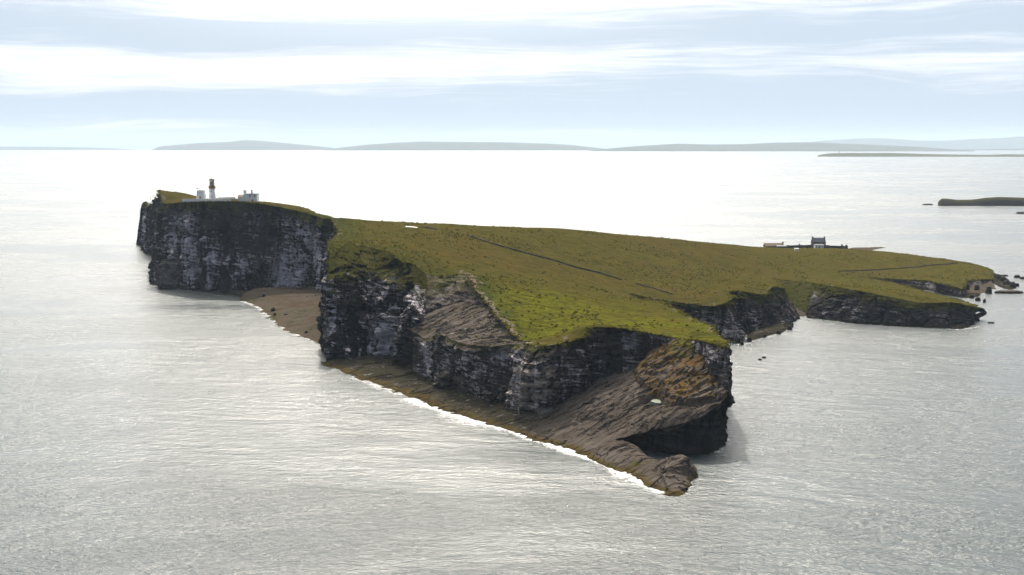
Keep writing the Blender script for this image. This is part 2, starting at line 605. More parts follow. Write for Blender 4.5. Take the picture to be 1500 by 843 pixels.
M = dict(grass=m_grass(), cliff=m_cliff(), slab=m_slab(), beach=m_beach(), water=m_water(), foam=m_foam(),
         white=m_plain("white_paint", (0.86, 0.86, 0.84), 0.06, 0.7, 0.5),
         ochre=m_plain("ochre_paint", (0.34, 0.24, 0.10), 0.2, 0.6),
         redpaint=m_plain("red_oxide_paint", (0.26, 0.07, 0.045), 0.25, 0.7),
         darkmetal=m_plain("dark_metal", (0.03, 0.032, 0.03), 0.3, 0.45, 1.0, 0.5),
         slate=m_plain("slate_roof", (0.075, 0.08, 0.10), 0.35, 0.7, 1.5),
         brownroof=m_plain("rusty_roof", (0.17, 0.115, 0.075), 0.4, 0.8, 0.8),
         glassdark=m_plain("window_glass", (0.02, 0.022, 0.026), 0.2, 0.15, 1.0, 0.6),
         wood=m_plain("weathered_wood", (0.16, 0.14, 0.12), 0.3, 0.9),
         concrete=m_plain("pale_concrete", (0.55, 0.54, 0.50), 0.2, 0.9, 0.4),
         stone=m_masonry("drystone", (0.035, 0.034, 0.036), (0.13, 0.12, 0.11), (0.05, 0.05, 0.035)),
         housestone=m_masonry("house_stone", (0.06, 0.052, 0.048), (0.17, 0.15, 0.14), (0.09, 0.08, 0.07)),
         )
mg, gg = mat("lantern_glass")
gb = gg.new('ShaderNodeBsdfPrincipled', {'Base Color': (0.75, 0.80, 0.70), 'Roughness': 0.08, 'IOR': 1.45, 'Transmission Weight': 0.85})
go = gg.new('ShaderNodeOutputMaterial')
gg.nt.links.new(gb.outputs[0], go.inputs[0])
M['lantern'] = mg
HILL = m_hill("far_hillside", (0.05, 0.058, 0.040), (0.085, 0.088, 0.055), (0.10, 0.085, 0.065), 0.0016)
ISLE = m_hill("low_island_turf", (0.045, 0.052, 0.022), (0.075, 0.07, 0.025), (0.05, 0.045, 0.035), 0.02)

# ------------------------------------------------------------------ the sea: one sheet, curved with the earth, to beyond the horizon
def build_sea():
    radii = [0.0]
    r = 60.0
    while r < 60000:
        radii.append(r)
        r *= 1.12
    radii.append(60000.0)
    n = 192
    v = [(0, 0, 0)]
    f = []
    for r in radii[1:]:
        for k in range(n):
            a = 2 * math.pi * k / n
            v.append((r * math.cos(a), r * math.sin(a), -r * r / RE2))
    for k in range(n):
        f.append((0, 1 + k, 1 + (k + 1) % n))
    for i in range(1, len(radii) - 1):
        b, c = 1 + (i - 1) * n, 1 + i * n
        for k in range(n):
            f.append((b + k, c + k, c + (k + 1) % n, b + (k + 1) % n))
    struct(obj('sea', v, f, M['water']))


build_sea()

# ------------------------------------------------------------------ the island: survey of brinks and cliff feet
def S(xt, yt, xb, yb, zb=0.0, setback=6.0, mid=None, pale=0.0):
    """a station: cliff foot seen at (xb,yb), brink at (xt,yt) `setback` metres behind it; mid = (fraction of setback, height)"""
    b = W(xb, yb, zb)
    t = Q(xt, yt, b[1] + setback)
    return dict(t=t, b=b, mid=mid, pale=pale)


def D(xt, yt, Y, b=None, mid=None, green=0.0):
    """a station with a known distance; foot below it unless given as (X,Y,Z)"""
    return dict(t=Q(xt, yt, Y), b=None if b is None else np.array(b, float), mid=mid, green=green)


SLAB_P0 = np.array([-2.6, 475.0, 0.0])
_g = 0.386
SLAB_N = np.array([-_g * .873, -_g * .489, 1.0])


def slabp(x, y):
    return PL(x, y, SLAB_P0, SLAB_N)


far_cliff = [
    D(207, 301, 1330, b=(W(205, 357)[0], 1332, 0)),
    S(214, 296, 211, 358, 0, 6), S(221, 296, 215, 373, 0, 6), S(231, 293, 233, 377, 0, 8),
    S(237, 298, 222, 416, 0, 14, (0.75, 18)), S(262, 297, 246, 421, 0, 9), S(285, 296, 272, 424, 0, 8),
    S(300, 296, 292, 427, 0, 8), S(345, 295, 333, 428, 0, 8), S(385, 299, 380, 424, 3, 8),
    S(430, 308, 430, 420, 5, 8), S(462, 316, 470, 421, 5, 8),
    D(473, 320, 890, b=(W(474, 421, 5)[0], 885, 2)),
]
corner = [
    D(489, 327, 850, b=(-130, 862, 1)), D(497, 338, 790, b=(-124, 800, 0)), D(488, 352, 720, b=(-113, 735, 0)),
]
near_cliff = [
    S(483, 371, 478, 533, 0, 42, (0.40, 40)), S(508, 357, 516, 528, 2, 58, (0.38, 42)),
    S(545, 363, 550, 521, 3, 56, (0.40, 42)), S(575, 372, 585, 533, 3, 56, (0.42, 38)),
    S(602, 386, 612, 542, 3.5, 50, (0.32, 32)),
]
scarp = [
    D(625, 402, 634, b=W(616, 462, 25)), D(650, 404, 628, b=PL(645, 450, W(645, 450, 29), (0, 0, 1))),
    D(683, 402, 622, b=W(675, 443, 32)), D(697, 424, 598, b=W(700, 446, 32.5)), D(713, 444, 574, b=W(716, 452, 32.5)),
    D(736, 474, 545, b=W(738, 480, 28.0)), D(766, 500, 522, b=W(768, 505, 23.5)),
]
lower_cliff = [
    S(604, 486, 604, 541, 3.5, 2.0), S(622, 497, 622, 550, 3, 3), S(645, 490, 652, 562, 3, 6), S(683, 505, 690, 576, 3.2, 4),
    S(700, 506, 706, 581, 3.5, 4), S(721, 508, 722, 583, 4, 4), S(744, 505, 742, 587, 4, 5),
]
geo_cliff = [
    S(772, 504, 760, 606, 4, 12, (0.22, 20), .75), S(790, 508, 784, 609, 5, 12, (0.22, 20), .9), S(806, 506, 808, 605, 5.5, 10, (0.25, 19), .6), S(818, 504, 822, 592, 8, 4), S(835, 499, 838, 585, 9, 5), S(854, 494, 864, 566, 13, 3),
    S(862, 481, 872, 556, 15, 3), S(890, 480, 892, 550, 17, 3), S(918, 483, 914, 541, 19, 3), S(945, 487, 945, 522, 24, 2.5),
    S(975, 492, 974, 507, 27, 2), S(998, 496, 998, 502, 29, 2), S(1028, 499, 1030, 512, 30, 3),
    S(1040, 503, 1042, 548, 25, 6), S(1063, 509, 1066, 562, 23, 6),
]
east_cliff = [
    D(1065, 501, 486, b=(85, 488, 0)), D(1045, 482, 512, b=(90, 516, 0)), D(1010, 466, 562, b=(88, 562, 0)),
    D(966, 442, 640, b=(86, 640, 0)), D(921, 430, 715, b=(80, 705, 3)),
    D(950, 436, 722, b=(92, 700, 1)), D(985, 441, 718, b=(100, 698, 0)), D(1020, 446, 706, b=(112, 694, 0)),
    D(1046, 448, 696, b=(117, 686, 0)), S(1064, 444, 1084, 503, 0, 14), S(1072, 436, 1092, 500, 0, 18), D(1061, 426, 742, b=(131, 728, 0)), S(1082, 427, 1096, 489, 1, 22),
    S(1104, 430, 1108, 484, 1, 14), S(1123, 431, 1130, 479, 1, 16), S(1131, 420, 1148, 474, 1, 22),
    S(1148, 422, 1172, 467, 0, 16),
    D(1143, 414, 815, b=(174, 806, 1), green=.5), D(1130, 408, 862, b=(182, 848, 3), green=.8),
    D(1160, 411, 858, b=W(1163, 452, 2.5), green=.9), D(1190, 415, 836, b=W(1176, 456, 2), green=.9), S(1207, 418, 1184, 466, 0, 22),
    S(1225, 421, 1210, 469, 0, 16), S(1243, 424, 1243, 473, 0, 14), S(1305, 436, 1305, 478, 0, 12), S(1350, 444, 1350, 480, 0, 10),
    S(1389, 443, 1389, 481, 0, 12), S(1412, 446, 1412, 478, 0, 9), S(1428, 449, 1428, 475, 0, 6),
    D(1427, 447, 785, b=(298, 786, -0.5)), D(1412, 442, 806, b=(298, 812, 0)), D(1385, 435, 838, b=(294, 843, 0)),
    D(1345, 424, 880, b=(290, 884, 0)), D(1300, 413, 925, b=(284, 928, 1)), D(1262, 405, 955, b=(276, 948, 3)),
    D(1290, 407, 950, b=(288, 942, 2)), D(1330, 410, 935, b=(302, 927, 1)), D(1362, 412, 922, b=(312, 914, 1)),
    D(1374, 415, 898, b=(316, 889, 0)), S(1395, 419, 1396, 434, 0, 5), S(1412, 424, 1413, 436, 0, 4),
    D(1415, 414, 918, b=(338, 915, 0)), D(1420, 410, 945, b=(351, 938, 1)), S(1438, 410, 1438, 418, 1.5, 4), S(1454, 409, 1456, 415, 0, 6),
    D(1456, 401, 1010, b=(396, 1008, 0)), D(1449, 395, 1050, b=(411, 1050, 0)), D(1438, 390, 1085, b=(418, 1088, 0)),
]
skyline = [(1396, 382, 1120), (1311, 371, 1150), (1242, 367, 1165), (1197, 365, 1165), (1120, 364.5, 1125), (1000, 355, 1066), (880, 345, 1000), (750, 335, 934),
           (600, 326, 866), (500, 320, 862), (486, 318.2, 905), (468, 315.5, 935), (440, 307, 935), (400, 297, 945), (365, 293.5, 965), (310, 291.5, 985), (288, 288, 1020), (257, 286, 1050), (238, 290, 1085)]

chains = [far_cliff, corner, near_cliff, scarp, geo_cliff, east_cliff]
ctrl = [s['t'] for c in chains for s in c]
back = []
for x, y, Y in skyline:
    p = Q(x, y, Y)
    ctrl.append(p)
    a = ray(x, y)
    a = a / a[1]
    low = p[2] < 14
    st = 26 if low else 38
    q = p + a * st
    q[2] -= (2.2 if low else 5)
    ctrl.append(q)
    e = p + a * (75 if low else 120)
    e[2] = -1.5
    if x > 244:
        ctrl.append(e)
        back.append(e)
back.append(np.array([W(212, 350)[0], 1400, -1.5]))
ctrl.append(back[-1])
ctrl += [Q(700, 360, 760), Q(620, 350, 745), Q(560, 355, 705), Q(640, 385, 668), Q(330, 294, 958), Q(360, 296, 945)]
TOP = RBF(ctrl, 1e-5)


def ground(x, y):
    x, y = np.asarray(x, float), np.asarray(y, float)
    return TOP(x, y) + 0.5 * fbm(x / 22, y / 22, 0, 5, 4) + 0.18 * fbm(x / 5, y / 5, 0, 9, 3)


def onland(x, y, lo=480, hi=1300):
    """first point of the turf met by the sight line"""
    d = ray(x, y)
    d = d / d[1]
    Y = np.arange(lo, hi, 0.5)
    X = d[0] * Y
    z = CAMZ + d[2] * Y
    g = ground(X, Y)
    k = np.argmax(g >= z)
    return np.array([X[k], Y[k], g[k]])


# ------------------------------------------------------------------ cliff faces
def cliff(stations, ds=0.9, bigk=1.0, dz=0.8, rough=1.0, over=0.0, base_drop=2.0, top_fn=ground, edge=0.8, guano=1.0, pale=0.0, hang=0.2, seed=1, dip=(0.16, 0.03)):
    """a gridded face between brink and foot, broken into buttresses, beds and blocks; returns brink points, verts, faces, attributes"""
    T = np.array([s['t'] for s in stations])
    tan = np.gradient(T[:, :2], axis=0)
    out = np.stack([tan[:, 1], -tan[:, 0]], 1)
    out /= np.linalg.norm(out, axis=1)[:, None] + 1e-9
    B, Mi = [], []
    for i, s in enumerate(stations):
        b = s['b']
        if b is None:
            b = np.r_[T[i, :2] + out[i] * 0.12 * T[i, 2], 0.0]
        B.append(b)
        fr, hz = s['mid'] if s['mid'] else (0.5, b[2] + (T[i, 2] - b[2]) * 0.5)
        Mi.append(np.r_[b[:2] + (T[i, :2] - b[:2]) * fr, hz])
    B, Mi = np.array(B), np.array(Mi)
    G = np.array([[s.get('green', 0.0), s.get('pale', 0.0)] for s in stations])
    allp = resample(np.hstack([(T + B)[:, :2] / 2, T, Mi, B, G]), ds)
    PA = allp[:, 12]
    G = allp[:, 11]
    T, Mi, B = allp[:, 2:5].copy(), allp[:, 5:8], allp[:, 8:11].copy()
    n = len(T)
    k = max(3, int(9 / ds))
    pad = np.pad((T + B)[:, :2] / 2, ((k, k), (0, 0)), mode='reflect', reflect_type='odd')
    tan = pad[2 * k:] - pad[:-2 * k]
    tan /= np.linalg.norm(tan, axis=1)[:, None] + 1e-9
    out = np.stack([tan[:, 1], -tan[:, 0]], 1)
    e = edge * (2.0 * fbm(T[:, 0] / 14, T[:, 1] / 14, 0, 31, 3) + 1.5 * fbm(T[:, 0] / 3.6, T[:, 1] / 3.6, 0, 37, 3))
    taper = np.minimum(1, np.minimum(np.arange(n), np.arange(n)[::-1]) * ds / 4.0)
    T[:, :2] += out * (e * taper)[:, None]
    if top_fn is not None:
        T[:, 2] = top_fn(T[:, 0], T[:, 1])
    H = T[:, 2] - B[:, 2]
    m = max(5, int(np.percentile(H, 90) / dz) + 1)
    v = np.linspace(0, 1, m)[:, None, None]
    # piecewise through mid, eased
    vm = ((T[:, 2] - Mi[:, 2]) / np.maximum(H, 0.1)).clip(0.15, 0.85)[None, :, None]
    a = np.clip(v / vm, 0, 1)
    c = np.clip((v - vm) / (1 - vm), 0, 1)
    P = T[None] + (Mi - T)[None] * a + (B - Mi)[None] * c
    x, y, z = P[..., 0], P[..., 1], P[..., 2]
    vv = np.broadcast_to(v[..., 0], x.shape)
    hs = np.clip(H / 30, 0.16, 1.25)[None]
    big = bigk * 3.4 * fbm(x / 19, y / 19, z / 70, seed, 3)
    rib = bigk * 1.7 * (1 - 2 * np.abs(vnoise(x / 6.0, y / 6.0, z / 45, seed + 3))) * 0.8
    b0 = z - dip[0] * x - dip[1] * y + 1.6 * fbm(x / 15, y / 15, z / 15, seed + 5, 2)
    s = (x * 0.8 + y * 0.6)
    l1 = np.floor(b0 / 4.3)
    l2 = np.floor(b0 / 1.7 + 0.3)
    st1 = hsh(l1, 3, 1, seed) + hsh(l1, np.floor(s / 11 + 7 * hsh(l1, 1)), 2, seed)
    st2 = hsh(l2, np.floor(s / 3.6 + 5 * hsh(l2, 2)), np.floor(y / 9), seed)
    st3 = hsh(np.floor(b0 / 0.9), np.floor(s / 1.7), np.floor(y / 4), seed + 2)
    env = sstep(vv, 0.0, 0.12)
    cl = np.abs(vnoise(x / 11 + 0.25 * vnoise(x / 6, y / 6, z / 12, seed + 41), y / 11, z / 70, seed + 40))
    cl2 = np.abs(vnoise(x / 4.6, y / 4.6, z / 28, seed + 44))
    rib = rib - bigk * (3.6 * (1 - sstep(cl, 0.0, 0.16)) + 1.1 * (1 - sstep(cl2, 0.0, 0.15)))
    d = (big + rib) * hs * env + rough * hs * env * (1.5 * (st1 - 1) + 1.5 * (st2 - 0.5) + 0.8 * (st3 - 0.5))
    d += over * np.sin(vv * math.pi) ** 2
    fl = taper[None] * 0.85 + 0.15
    P[..., 0] += out[None, :, 0] * d * fl
    P[..., 1] += out[None, :, 1] * d * fl
    P[..., 2] += np.where(vv > 0.02, env * 0.5 * vnoise(x / 3, y / 3, z / 2, seed + 8), 0)
    P[-1, :, 2] -= base_drop
    P[-1, :, :2] += out * 0.6
    V = P.reshape(-1, 3)
    idx = np.arange(m * n).reshape(m, n)
    q = np.stack([idx[:-1, :-1], idx[1:, :-1], idx[1:, 1:], idx[:-1, 1:]], -1).reshape(-1, 4)
    hg = np.exp(-(T[None, :, 2] - P[..., 2]) / (hang * np.maximum(H, 4))[None]) if hang > 0 else np.zeros_like(x)
    one = np.ones_like(x)
    hg = np.maximum(hg, G[None] * one)
    at = dict(guano=(one * guano * (1 - G[None]) * sstep(vv, 0.03, 0.25)).ravel(), hang=hg.ravel(), pale=np.maximum(one * pale, PA[None] * sstep(vv, 0.15, 0.35)).ravel())
    return P[0], V, q, at


class Join:
    def __init__(self):
        self.v, self.f, self.a, self.n = [], [], {}, 0

    def add(self, v, f, at):
        self.v.append(v)
        self.f += [tuple(int(i) + self.n for i in q) for q in f]
        for k in set(at) | set(self.a):
            self.a.setdefault(k, [np.zeros(self.n)] if self.n else []).append(np.asarray(at[k]) if k in at else np.zeros(len(v)))
        self.n += len(v)

    def build(self, name, m, smooth=True):
        return obj(name, np.vstack(self.v), self.f, m, None, smooth, {k: np.concatenate(x) for k, x in self.a.items()})


def triangulate(boundary, interior):
    """constrained triangulation of a closed outline with inner points -> xy, faces"""
    nb = len(boundary)
    pts = [Vector((float(p[0]), float(p[1]))) for p in boundary] + [Vector((float(p[0]), float(p[1]))) for p in interior]
    edges = [(i, (i + 1) % nb) for i in range(nb)]
    v, e, f, *_ = delaunay_2d_cdt(pts, edges, [], 1, 1e-3)
    xy = np.array([(p.x, p.y) for p in v])
    out = []
    for t in f:
        a, b, c = xy[t[0]], xy[t[1]], xy[t[2]]
        if (b[0] - a[0]) * (c[1] - a[1]) - (b[1] - a[1]) * (c[0] - a[0]) < 0:
            t = t[::-1]
        out.append(tuple(t))
    return xy, out


def gridpts(poly, step, seed, margin=0.6):
    poly = np.asarray(poly)[:, :2]
    lo, hi = poly.min(0), poly.max(0)
    xs, ys = np.meshgrid(np.arange(lo[0], hi[0], step), np.arange(lo[1], hi[1], step * 0.9))
    xs = xs + (np.arange(xs.shape[0])[:, None] % 2) * step * 0.5
    rng = np.random.default_rng(seed)
    xs = (xs + rng.uniform(-.28, .28, xs.shape) * step).ravel()
    ys = (ys + rng.uniform(-.28, .28, ys.shape) * step).ravel()
    k = inside(poly, xs, ys)
    xs, ys = xs[k], ys[k]
    k = polydist(poly, xs, ys) > margin * step
    return np.stack([xs[k], ys[k]], 1)


cliffs = Join()
brink = []
specs = [
    (far_cliff, dict(ds=1.2, dz=1.1, guano=1.0, hang=0.13, seed=3, rough=0.9, bigk=1.5, dip=(0.05, 0.0))),
    (corner, dict(ds=1.5, dz=1.5, guano=0.5, hang=0.15, seed=8)),
    (near_cliff, dict(ds=0.8, dz=0.75, guano=0.9, hang=0.30, seed=11, rough=1.35, bigk=1.2)),
    (scarp, dict(ds=0.7, dz=0.6, guano=0.15, hang=0.5, seed=14, pale=0.3)),
    (geo_cliff, dict(ds=0.6, dz=0.55, guano=0.55, hang=0.10, seed=17, rough=1.2, pale=0.12)),
    (east_cliff, dict(ds=0.9, dz=0.6, guano=0.5, hang=0.30, seed=21, rough=1.1)),
]
for i, (c, kw) in enumerate(specs):
    if i + 1 < len(specs) and i not in (2,):
        c = c + [specs[i + 1][0][0]] if i != 3 else c
    if i == 2:
        c = c + [dict(t=scarp[0]['t'], b=W(622, 546, 3.5), mid=(0.2, 20))]
    top, v, f, at = cliff(c, **kw)
    cliffs.add(v, f, at)
    brink += list(top if i == len(specs) - 1 else top[:-1] if i != 3 else top)
top, v, f, at = cliff(lower_cliff + [geo_cliff[0]], ds=0.6, dz=0.55, guano=0.8, hang=0.06, seed=25, top_fn=None, rough=1.3, pale=0.2)
lower_brink = top
cliffs.add(v, f, at)

# seaward face of the tilted slab: undercut into a cave
slab_edge = []
for (xt, yt, xb, yb) in [(886, 651, 893, 652), (902, 646, 915, 655), (935, 637, 940, 660), (968, 628, 975, 664), (1000, 620, 1005, 667), (1024, 613, 1024, 667),
                         (1042, 600, 1040, 664), (1061, 583, 1058, 656), (1067, 570, 1068, 646)]:
    t = slabp(xt, yt)
    b = W(xb, yb, 0)
    slab_edge.append(dict(t=t, b=b, mid=(0.45, t[2] * 0.72)))
e0 = slabp(1069, 563)
slab_edge.append(dict(t=np.array([80.5, 458, e0[2] + 1]), b=np.array([81.5, 459.0, 0]), mid=None))
slab_edge.append(dict(t=np.array([82.5, 468, 27]), b=np.array([83.0, 468.0, 0]), mid=None))
slab_edge.append(dict(t=np.array([84.0, 480, 30]), b=np.array([85.5, 480.0, 0]), mid=None))
top, v, f, at = cliff(slab_edge, ds=0.5, dz=0.5, guano=0.0, hang=0.0, seed=29, top_fn=None, rough=1.0, edge=0.7, over=-1.5)
slab_brink = top
cliffs.add(v, f, at)


def buttress(px, py, z0, wpx, ztop, setback, seed, pale):
    c = W(px, py + 3, z0)
    w = wpx * c[1] / F
    n, rows = 60, 44
    th = np.linspace(math.pi, 2 * math.pi, n)[None]
    v = np.linspace(0, 1, rows)[:, None]
    prof = 1.0 - (0.35 + 0.25 * np.cos(th * 1.7 + seed)) * v ** 1.3 - 0.35 * sstep(v, 0.6, 1.0)
    x = c[0] + 0.5 * w * prof * np.cos(th)
    y = c[1] + setback + setback * 1.0 * prof * np.sin(th)
    z = z0 - 2 + (ztop - z0 + 2) * v + 0 * th
    nx, ny = np.cos(th), np.sin(th)
    b0 = z - 0.16 * x
    l1, l2 = np.floor(b0 / 3.1), np.floor(b0 / 1.2)
    s_ = x * .8 + y * .6
    d = 3.6 * fbm(x / 9, y / 9, z / 14, seed, 4) + 1.4 * (hsh(l1, np.floor(s_ / 5), 1, seed) - .6) + 0.9 * (hsh(l2, np.floor(s_ / 2.2), 2, seed) - .5)
    x, y = x + nx * d, y + ny * d
    idx = np.arange(rows * n).reshape(rows, n)
    q = np.stack([idx[:-1, :-1], idx[:-1, 1:], idx[1:, 1:], idx[1:, :-1]], -1).reshape(-1, 4)
    k = rows * n
    cliffs.add(np.stack([x, y, z], -1).reshape(-1, 3), q, dict(guano=np.full(k, .35), hang=np.zeros(k), pale=np.full(k, pale)))


buttress(652, 566, 3, 34, 11, 6, 63, 0.3)
buttress(716, 586, 3.5, 30, 9, 5, 65, 0.3)
buttress(247, 421, 0, 46, 22, 9, 67, 0.55)
struct(cliffs.build('cliffs', M['cliff'], False))

# ------------------------------------------------------------------ turf
outline = np.array([p[:2] for p in brink] + [p[:2] for p in resample(np.array(back), 8)])
near_mask_pts = gridpts(outline, 3.0, 4)
xy, faces = triangulate(outline, near_mask_pts)
gz = ground(xy[:, 0], xy[:, 1])
br = np.array([p[:2] for p in brink])
nw = br[(br[:, 1] > 500) & (br[:, 1] < 900) & (br[:, 0] < 20)]
dnw = polydist(nw, xy[:, 0], xy[:, 1], closed=False)
dall = polydist(br[::3], xy[:, 0], xy[:, 1], closed=False)
c1 = onland(770, 455)
c2 = onland(960, 470)
c3 = onland(1040, 492)
X_, Y_ = xy[:, 0], xy[:, 1]
lush = np.exp(-(((X_ - c1[0]) / 40) ** 2 + ((Y_ - c1[1]) / 55) ** 2)) + 0.8 * np.exp(-(((X_ - c3[0]) / 35) ** 2 + ((Y_ - c3[1]) / 35) ** 2)) \
    + 0.6 * np.exp(-(((X_ - c2[0]) / 45) ** 2 + ((Y_ - c2[1]) / 60) ** 2)) + 0.5 * np.exp(-dnw / 18) + 0.35 * sstep(X_, 150, 230) * sstep(Y_, 700, 800)
heath = np.exp(-np.maximum(dnw - 2, 0) / 14) * sstep(-X_, -14, 20) + 0.5 * np.exp(-dall / 4)
slabc = np.array([W(x, y, 29)[:2] for x, y in [(676, 430), (700, 445), (730, 475), (765, 502), (800, 508), (850, 498)]])
bare = 0.38 * np.exp(-polydist(slabc, X_, Y_, closed=False) / 6) + 0.45 * np.exp(-dall / 2.2)
struct(obj('grassland', np.column_stack([xy, gz]), faces, M['grass'], None, True, dict(lush=lush.clip(0, 1), heath=heath.clip(0, 1), bare=bare.clip(0, 1))))


def m_tuft():
    m, g = mat("tussock_grass")
    t = attr(g, 'tone')
    col = g.mix(g.ramp(t, 0.0, 0.5), (0.020, 0.022, 0.005), (0.048, 0.042, 0.008))
    col = g.mix(g.ramp(t, 0.5, 1.0), col, (0.095, 0.082, 0.012))
    finish(g, col, 0.95, spec=0.0)
    return m


def tussocks():
    rng = np.random.default_rng(12)
    lo, hi = xy.min(0), xy.max(0)
    n = 150000
    p = rng.uniform(lo, hi, (n, 2))
    p = p[inside(outline[::3], p[:, 0], p[:, 1])]
    cl = fbm(p[:, 0] / 26, p[:, 1] / 40, 0, 55, 4)
    dn = polydist(nw[::3], p[:, 0], p[:, 1], closed=False)
    k = rng.uniform(size=len(p)) < np.clip(0.05 + 0.9 * sstep(cl, -0.05, 0.40) + 0.6 * np.exp(-dn / 25), 0, 1) * np.where(p[:, 1] > 800, 0.45, 0.75)
    p, cl = p[k], cl[k]
    e = br[rng.integers(0, len(br), 3800)] + rng.normal(0, 0.8, (3800, 2))
    p = np.vstack([p, e])
    m = len(p)
    z = ground(p[:, 0], p[:, 1])
    R = rng.uniform(0.35, 0.95, m) * np.r_[np.ones(m - 3800), np.full(3800, 0.8)]
    Hh = R * rng.uniform(0.45, 0.9, m)
    a = rng.uniform(0, 6.283, m)[:, None] + np.linspace(0, 2 * np.pi, 6)[None, :5]
    base = np.stack([p[:, :1] + R[:, None] * np.cos(a), p[:, 1:] + R[:, None] * np.sin(a), np.repeat((z - 0.25)[:, None], 5, 1)], -1)
    rj = rng.uniform(0.5, 0.9, (m, 5))
    mid = np.stack([p[:, :1] + R[:, None] * rj * np.cos(a + .4), p[:, 1:] + R[:, None] * rj * np.sin(a + .4), z[:, None] + Hh[:, None] * rng.uniform(.45, .85, (m, 5))], -1)
    top = np.stack([p[:, 0], p[:, 1], z + Hh], -1)[:, None]
    V = np.concatenate([base, mid, top], 1)
    t = []
    for i in range(5):
        j = (i + 1) % 5
        t += [(i, j, 5 + i), (j, 5 + j, 5 + i), (5 + i, 5 + j, 10)]
    T = (np.arange(m)[:, None, None] * 11 + np.array(t)[None]).reshape(-1)
    me = bpy.data.meshes.new('tussocks')
    me.vertices.add(m * 11)
    me.vertices.foreach_set('co', V.astype(np.float32).ravel())
    nt = m * 15
    me.loops.add(nt * 3)
    me.loops.foreach_set('vertex_index', T.astype(np.int32))
    me.polygons.add(nt)
    me.polygons.foreach_set('loop_start', np.arange(0, nt * 3, 3, dtype=np.int32))
    me.update(calc_edges=True)
    at = me.attributes.new('tone', 'FLOAT', 'POINT')
    at.data.foreach_set('value', np.repeat(np.clip(rng.normal(0.62, 0.22, m), 0, 1), 11).astype(np.float32))
    me.materials.append(m_tuft())
    o = bpy.data.objects.new('tussocks', me)
    COL.objects.link(o)
    struct(o, 'stuff')


tussocks()

# ------------------------------------------------------------------ rock patches
def patch(poly, h, step, seed):
    poly = resample(np.vstack([poly, poly[:1]])[:, :2], step)[:-1]
    xy, f = triangulate(poly, gridpts(poly, step, seed))
    return xy, f, h(xy[:, 0], xy[:, 1])


def beds(x, y, z, step, seed, amp):
    """break a smooth slope into bed steps whose risers face down dip"""
    a = x * 0.873 + y * 0.489
    b = -x * 0.489 + y * 0.873
    wv = fbm(x / 14, y / 14, 0, seed + 3, 2)
    n = amp * (fbm(a / 34, b / 9 + 0.5 * wv, 0, seed, 4) + 0.45 * fbm(a / 11, b / 2.6 + wv, 0, seed + 7, 3))
    q = n / step
    fl = np.floor(q)
    fr = sstep(q - fl, 0.84, 1.0)
    return z + (fl + fr) * step


rock = Join()
# foreshore and tilted slab
wl = [(482, 538), (510, 550), (539, 562), (565, 572), (592, 582), (637, 600), (683, 616), (740, 630), (777, 645), (825, 659), (872, 677), (906, 692), (939, 706), (961, 720), (980, 727)]
wl3 = np.array([W(x, y) for x, y in wl])
wo = np.stack([-0.873 * 5 + wl3[:, 0], -0.489 * 5 + wl3[:, 1], np.full(len(wl3), -1.8)], 1)
ci = [(x, y, z) for x, y, z in [(478, 532, 0.8), (516, 527, 2.2), (550, 520, 3.2), (585, 532, 3.2), (612, 542, 3.5), (622, 550, 3), (652, 562, 3), (690, 576, 3.2), (706, 581, 3.5),
                                (740, 587, 4), (762, 604, 4), (790, 606, 5)]]
ci3 = np.array([W(x, y, z) for x, y, z in ci])
ctr = [tuple(p) for p in wl3] + [tuple(p) for p in wo] + [tuple(p) for p in ci3]
ci_in = ci3 + np.array([2.5, 5.5, 0.8])
for x, y in [(815, 603), (840, 584), (866, 562), (909, 543), (939, 526), (994, 501), (1034, 512), (1044, 548), (1067, 569), (1061, 583), (1024, 613), (968, 628), (902, 646), (886, 651),
             (850, 600), (900, 600), (950, 570), (980, 560), (860, 630), (930, 610), (1000, 590), (820, 625)]:
    ctr.append(tuple(slabp(x, y)))
tong = [(898, 654, 4.0), (942, 663, 3.6), (1004, 676, 3.2), (1016, 690, 2.4), (985, 700, 3.2), (960, 690, 2.5), (925, 678, 2.2), (900, 668, 2.6)]
tg3 = np.array([W(x, y, z) for x, y, z in tong])
ctr += [tuple(p) for p in tg3]
tip_w = np.array([W(x, y, 0) for x, y in [(993, 728), (1006, 714), (1019, 701), (1012, 684), (960, 672)]])
PLAT = RBF(ctr, 3e-5)
TIPB = np.array([W(x, y, 4)[:2] for x, y in [(966, 686), (985, 676), (1006, 675), (1018, 690), (1010, 700), (990, 708), (978, 705)]])
terr = np.array([slabp(x, y)[:2] for x, y in [(928, 545), (950, 523), (994, 501), (1030, 506), (1044, 552), (1070, 566), (1062, 584), (1008, 601), (980, 603), (966, 580), (935, 562)]])
pit = slabp(955, 580)


def blocks(x, y, seed, la=8.0, lb=2.6):
    a = x * 0.873 + y * 0.489 + 1.5 * fbm(x / 9, y / 9, 0, seed + 1, 2)
    b = -x * 0.489 + y * 0.873 + 1.2 * fbm(x / 8, y / 8, 0, seed + 2, 2)
    rb = np.floor(b / lb)
    h1 = hsh(rb, np.floor(a / la + 9 * hsh(rb, 1, 0, seed)), 1, seed)
    rb2 = np.floor(b / (lb * .45))
    h2 = hsh(rb2, np.floor(a / (la * .4) + 9 * hsh(rb2, 1, 0, seed + 5)), 1, seed + 5)
    return h1 * 0.7 + h2 * 0.3


